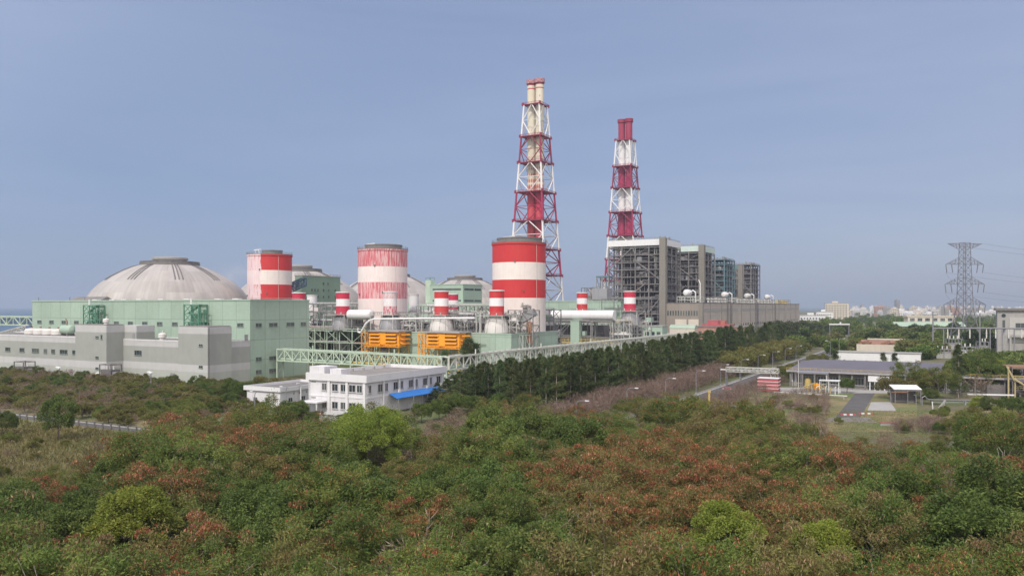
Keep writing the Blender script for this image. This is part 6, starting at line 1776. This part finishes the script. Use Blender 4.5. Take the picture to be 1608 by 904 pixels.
# trees in front of the low hall and at the right edge
for i,(px,Dd,k,s,lb) in enumerate((
    (1508,262,'dense',1.6,'dark bushy tree at the left side of the lone conifer'),
    (1550,254,'dense',1.5,'dark bushy tree below the broad fresh green tree'),
    (1528,272,'feather',1.5,'olive topped tree behind the dark spreading tree'),
    (1574,258,'dense',1.45,'dark bushy tree left of the yellow stair platform'),
    (1545,280,'dense',1.8,'tall dark tree farthest back in the clump at the right'),
    (1418,238,'olive',1.25,'spreading olive tree hiding the right part of the low hall front'),
    (1400,243,'olive',1.4,'broad olive tree in front of the low hall, left of the white lean-to roof'),
    (1425,246,'feather',1.2,'olive green tree behind the white lean-to roof'),
    (1452,243,'olive',1.7,'tall olive tree right behind the white lean-to roof'),
    (1474,238,'feather',1.3,'green tree between the white lean-to roof and the dark conifer'),
    (1462,228,'dense',.62,'small green tree just right of the white lean-to roof'),
    (1535,262,'dense',1.75,'dark spreading tree right of the dark conifer'),
    (1562,268,'bright_small',1.6,'broad fresh green tree at the right in front of the solar rows'),
    (1583,272,'dense',1.35,'dark green tree beside the yellow stair platform'),
    (1518,276,'dense',1.7,'dark tree tucked behind the dark conifer'),
    (1330,258,'dense',.72,'round dark green clipped bush left of the service road'),
    (1222,300,'dense',.62,'left dark bush under the pipe bridge end'),(1232,296,'dense',.6,'right dark bush under the pipe bridge end'),
    (1536,206,'bright_small',.75,'bright green shrub in front of the lawn pipes'),
    (1556,202,'dense',.7,'dark green shrub behind the bright shrub at the right lawn'),(1590,200,'dense',.8,'dark green shrub at the right edge below the yellow stair'),
    (1572,186,'yellow',1.0,'yellow green shrub at the right edge of the lawn'),(1520,190,'yellow',.7,'yellow green shrub on the right lawn'))):
    plant(PR[k][i%len(PR[k])], at(px,Dd), i*.7, s if k != 'bright_small' else (s,s,s*.85), lb, 'tree')
plant(PR['pine'][1], at(1505,244), .3, (.95,.95,1.10), 'lone dark conifer between the olive trees and the dark spreading tree')
plant(PR['pale_bare'][0], at(1541,228), 1.0, 1.15, 'leafless pale tree in front of the dark spreading tree')
plant(PR['pale_bare'][0], at(1466,247), 2.0, .9, 'leafless crooked trunk at the foot of the dark conifer')
for i,px in enumerate((1313,1326,1342,1361,1374,1387,1405)):
    plant(PR['cypress'][0], at(px,345-(px-1313)*.16), i, (.95 if i in (0,5,6) else .7)*(1.4 if i in (0,5,6) else 1.1), 'little dark conifer in the row before the white shed', 'tree', 'little conifers before the white shed')
for i,(px,Dd,s) in enumerate(((700,282,1.9),(735,293,2.5),(746,297,2.2),(729,290,1.8),(848,330,1.3),(905,362,1.1),(922,368,.9),(884,350,.8),(1008,430,1.3),(1025,436,1.5))):
    plant(PR['cypress'][0], at(px,Dd), i, s, 'young conifer between the truss gallery and the plant buildings', 'tree', 'young conifers by the plant')
for i,(px,Dd,s) in enumerate(((838,348,1.2),(846,352,1.0),(854,358,.9))):
    plant(PR['olive'][i], at(px,Dd), i, s, 'brownish olive tree at the foot of the inclined gallery', 'tree', 'olive trees by the inclined gallery')

# woods beyond: single trees
def farwood(n, pxr, Dr_, kinds, sc, label, group, reject=None):
    for k in range(n):
        for _ in range(20):
            px = rg.uniform(*pxr); Dd = math.exp(rg.uniform(math.log(Dr_[0]), math.log(Dr_[1]))); p = at(px,Dd)
            if reject and reject(p): continue
            break
        o = part('far_tree', FT[rg.choice(kinds)], None, None, p, rg.uniform(0,6.28)); s = rg.uniform(*sc); o.scale = (s*1.1,s*1.1,s)
        tag(o, label, 'tree', group)
def inroad(p):
    g_ = togrid(p); gl = togrid(p)-togrid(LH)
    return -80 < g_.x < -58 or (-4 < gl.x < 84 and -4 < gl.y < 67)
farwood(120, (1235,1480), (430,760), (0,1,2,3,4,2), (.8,1.25), 'tree of the mixed wood beyond the low hall', 'trees of the mixed wood', lambda p: inroad(p) or (p-at(1362,462)).length < 24 or togrid(p).x < -92)
farwood(90, (1400,1660), (480,780), (0,1,3,0), (.8,1.25), 'dark tree of the wood around the pylon', 'trees around the pylon', lambda p: (p-PY).length < 11 or (p-(GB+Vector((17,9,0)))).length < 26)
farwood(26, (1200,1300), (560,800), (3,3,0), (1.0,1.4), 'dark conifer by the road beyond the turbine hall end', 'conifers by the turbine hall', lambda p: inroad(p) or -104 < togrid(p).x < -76)
farwood(26, (1500,1625), (300,350), (0,0,1), (.75,1.05), 'dark round tree between the right tree clump and the solar rows', 'trees before the solar rows', lambda p: (p-at(1600,372)).length < 14)
farwood(14, (1412,1466), (415,440), (0,4,1), (.7,1.0), 'rounded tree behind the roof of the low hall', 'trees behind the low hall')
def farmass(name, n, pxr, Dr_, leaf, label, sc, reject):
    g = np.random.default_rng(n); Ps=[];Ds=[];T=[]
    for k in range(n):
        px = g.uniform(*pxr); Dd = math.exp(g.uniform(math.log(Dr_[0]), math.log(Dr_[1]))); p = at(px,Dd)
        if reject(p): continue
        h = g.uniform(*sc); C = lobes(g, 9, (h*.5,h*.5,h*.45), h*.55, -.9); P,off,kk = crown_pts(g, 420, C, h*.22)
        Ps.append(P+np.array(p)); Ds.append(off+g.normal(size=P.shape)*.8); T.append(np.clip(g.uniform(0,.6)+g.uniform(0,.4,len(P)),0,1))
    P = np.concatenate(Ps)
    o = part(name, leafmesh(name, P, np.concatenate(Ds), g.uniform(1.2,2.4,len(P)), .5, np.concatenate(T), FM[leaf]), None)
    tag(o, label, 'trees', None, 'stuff')
farmass('far_woods', 230, (1235,1720), (780,1550), 'dense', 'dark belt of woods far off before the town', (9,14), lambda p: (p-at(1455,810)).length < 42)
farmass('town_trees', 70, (1330,1680), (1800,2600), 'dense', 'dark tree patches among the far town houses', (9,13), lambda p: False)

# tall grass in the open field on the left and on the right lawn
def grassfield(name, region, n, label, h=(.35,.9)):
    g = np.random.default_rng(n)
    P = np.array([region(g) for _ in range(n)]); Dd = g.normal(size=(n,3))*np.array((.45,.45,.12))+np.array((0,0,1))
    k = 5; P = np.repeat(P,k,axis=0)+g.normal(size=(n*k,3))*np.array((.22,.22,0)); Dd = np.repeat(Dd,k,axis=0)+g.normal(size=(n*k,3))*.3
    o = part(name, leafmesh(name, P, Dd, g.uniform(h[0],h[1],n*k), .14, np.repeat(g.uniform(0,1,n),k)*.7+g.uniform(0,.3,n*k), FM['grass']), None)
    tag(o, label, 'grass', None, 'stuff'); return o
def reg_left(g):
    p = grid(g.uniform(-265,-118), g.uniform(40,112)); return (p.x,p.y,0)
grassfield('dry_grass', reg_left, 30000, 'dry yellowish grass of the open field below the parapet', (.4,1.1))
def reg_right(g):
    p = at(g.uniform(1250,1640), g.uniform(165,214)); return (p.x,p.y,0)
grassfield('lawn_grass', reg_right, 9000, 'brownish green grass of the lawn at the right', (.15,.4))
def reg_verge(g):
    p = grid(g.uniform(-96,-75.5), g.uniform(140,380)); return (p.x,p.y,0)
grassfield('verge_grass', reg_verge, 6000, 'grass under the bare trees along the plant road', (.2,.6))
def reg_under(g):
    d = math.sqrt(g.uniform(50**2,158**2)); return (g.uniform(-.74,.74)*d, d, 0)
g_ = np.random.default_rng(9); n_ = 26000
P_ = np.array([reg_under(g_) for _ in range(n_)])
P_ = P_[~((P_[:,0]/P_[:,1]*FPX+CX < 330) & (P_[:,1] > 88 + np.maximum(0,P_[:,0]/P_[:,1]*FPX+CX-150)*.22))]; n_ = len(P_); P_ = np.repeat(P_,4,axis=0)+g_.normal(size=(n_*4,3))*np.array((.5,.5,.0)); P_[:,2] = g_.uniform(0,1.3,n_*4)
o = part('undergrowth', leafmesh('undergrowth', P_, g_.normal(size=P_.shape)+np.array((0,0,.5)), g_.uniform(.3,.8,n_*4), .4, g_.uniform(0,1,n_*4), FM['dense']), None)
tag(o, 'low leafy undergrowth filling the gaps between the thicket trees', 'undergrowth', None, 'stuff')
print('TREES', CNT, 'brush', n2, 'pines', np_, 'pink', nk, 'objects', len(bpy.data.objects))
# ================================================================== AIR
hz = MB().box(-15500, 15500, -1500, 16500, -4, 260)
m = bpy.data.materials.new('haze'); m.use_nodes = True
nt = m.node_tree
for n in list(nt.nodes):
    if n.type == 'BSDF_PRINCIPLED': nt.nodes.remove(n)
vol = nt.nodes.new('ShaderNodeVolumePrincipled')
vol.inputs['Color'].default_value = (.58,.65,.77,1)
vol.inputs['Density'].default_value = HAZE
vol.inputs['Anisotropy'].default_value = .2
nt.links.new(vol.outputs[0], nt.nodes['Material Output'].inputs['Volume'])
o = part('haze', hz, m); o['kind'] = 'stuff'; tag(o, 'thin pale haze filling the air over the whole plant', 'haze')

# thin steam drifting off the left silo
def plume(name, loc, rad, dens, label):
    b = MB(); b.lathe([(.05,-1),(.5,-.87),(.87,-.5),(1,0),(.87,.5),(.5,.87),(.05,1)], 20)
    b.v = [(x*rad[0],y*rad[1],z*rad[2]) for x,y,z in b.v]
    m = bpy.data.materials.new('steam'); m.use_nodes = True; nt = m.node_tree
    for n in list(nt.nodes):
        if n.type == 'BSDF_PRINCIPLED': nt.nodes.remove(n)
    v = nt.nodes.new('ShaderNodeVolumePrincipled'); v.inputs['Color'].default_value = (.97,.97,.97,1)
    t = nt.nodes.new('ShaderNodeTexCoord'); mp = nt.nodes.new('ShaderNodeMapping'); mp.inputs['Scale'].default_value = (1/rad[0],1/rad[1],1/rad[2])
    ln = nt.nodes.new('ShaderNodeVectorMath'); ln.operation = 'LENGTH'
    nt.links.new(t.outputs['Object'], mp.inputs[0]); nt.links.new(mp.outputs[0], ln.inputs[0])
    fall = maprange(nt, ln.outputs['Value'], .15, 1.0, 1, 0)
    nn = maprange(nt, noise(nt, .16, 5), .42, .68, 0, 1)
    mu = nt.nodes.new('ShaderNodeMath'); mu.operation = 'MULTIPLY'; nt.links.new(fall, mu.inputs[0]); nt.links.new(nn, mu.inputs[1])
    m2 = nt.nodes.new('ShaderNodeMath'); m2.operation = 'MULTIPLY'; nt.links.new(mu.outputs[0], m2.inputs[0]); m2.inputs[1].default_value = dens
    nt.links.new(m2.outputs[0], v.inputs['Density']); nt.links.new(v.outputs[0], nt.nodes['Material Output'].inputs['Volume'])
    o = part(name, b, m, None, loc, R(-20)); o['kind'] = 'stuff'; tag(o, label, 'steam')
plume('steam_plume', at(366, 428, 45), (13,8,7), .035, 'faint white steam drifting between the big dome and the left silo')
plume('steam_wisp', at(396, 415, 35.5), (7,5,5), .06, 'small white steam wisp at the foot of the left silo above the hall roof')
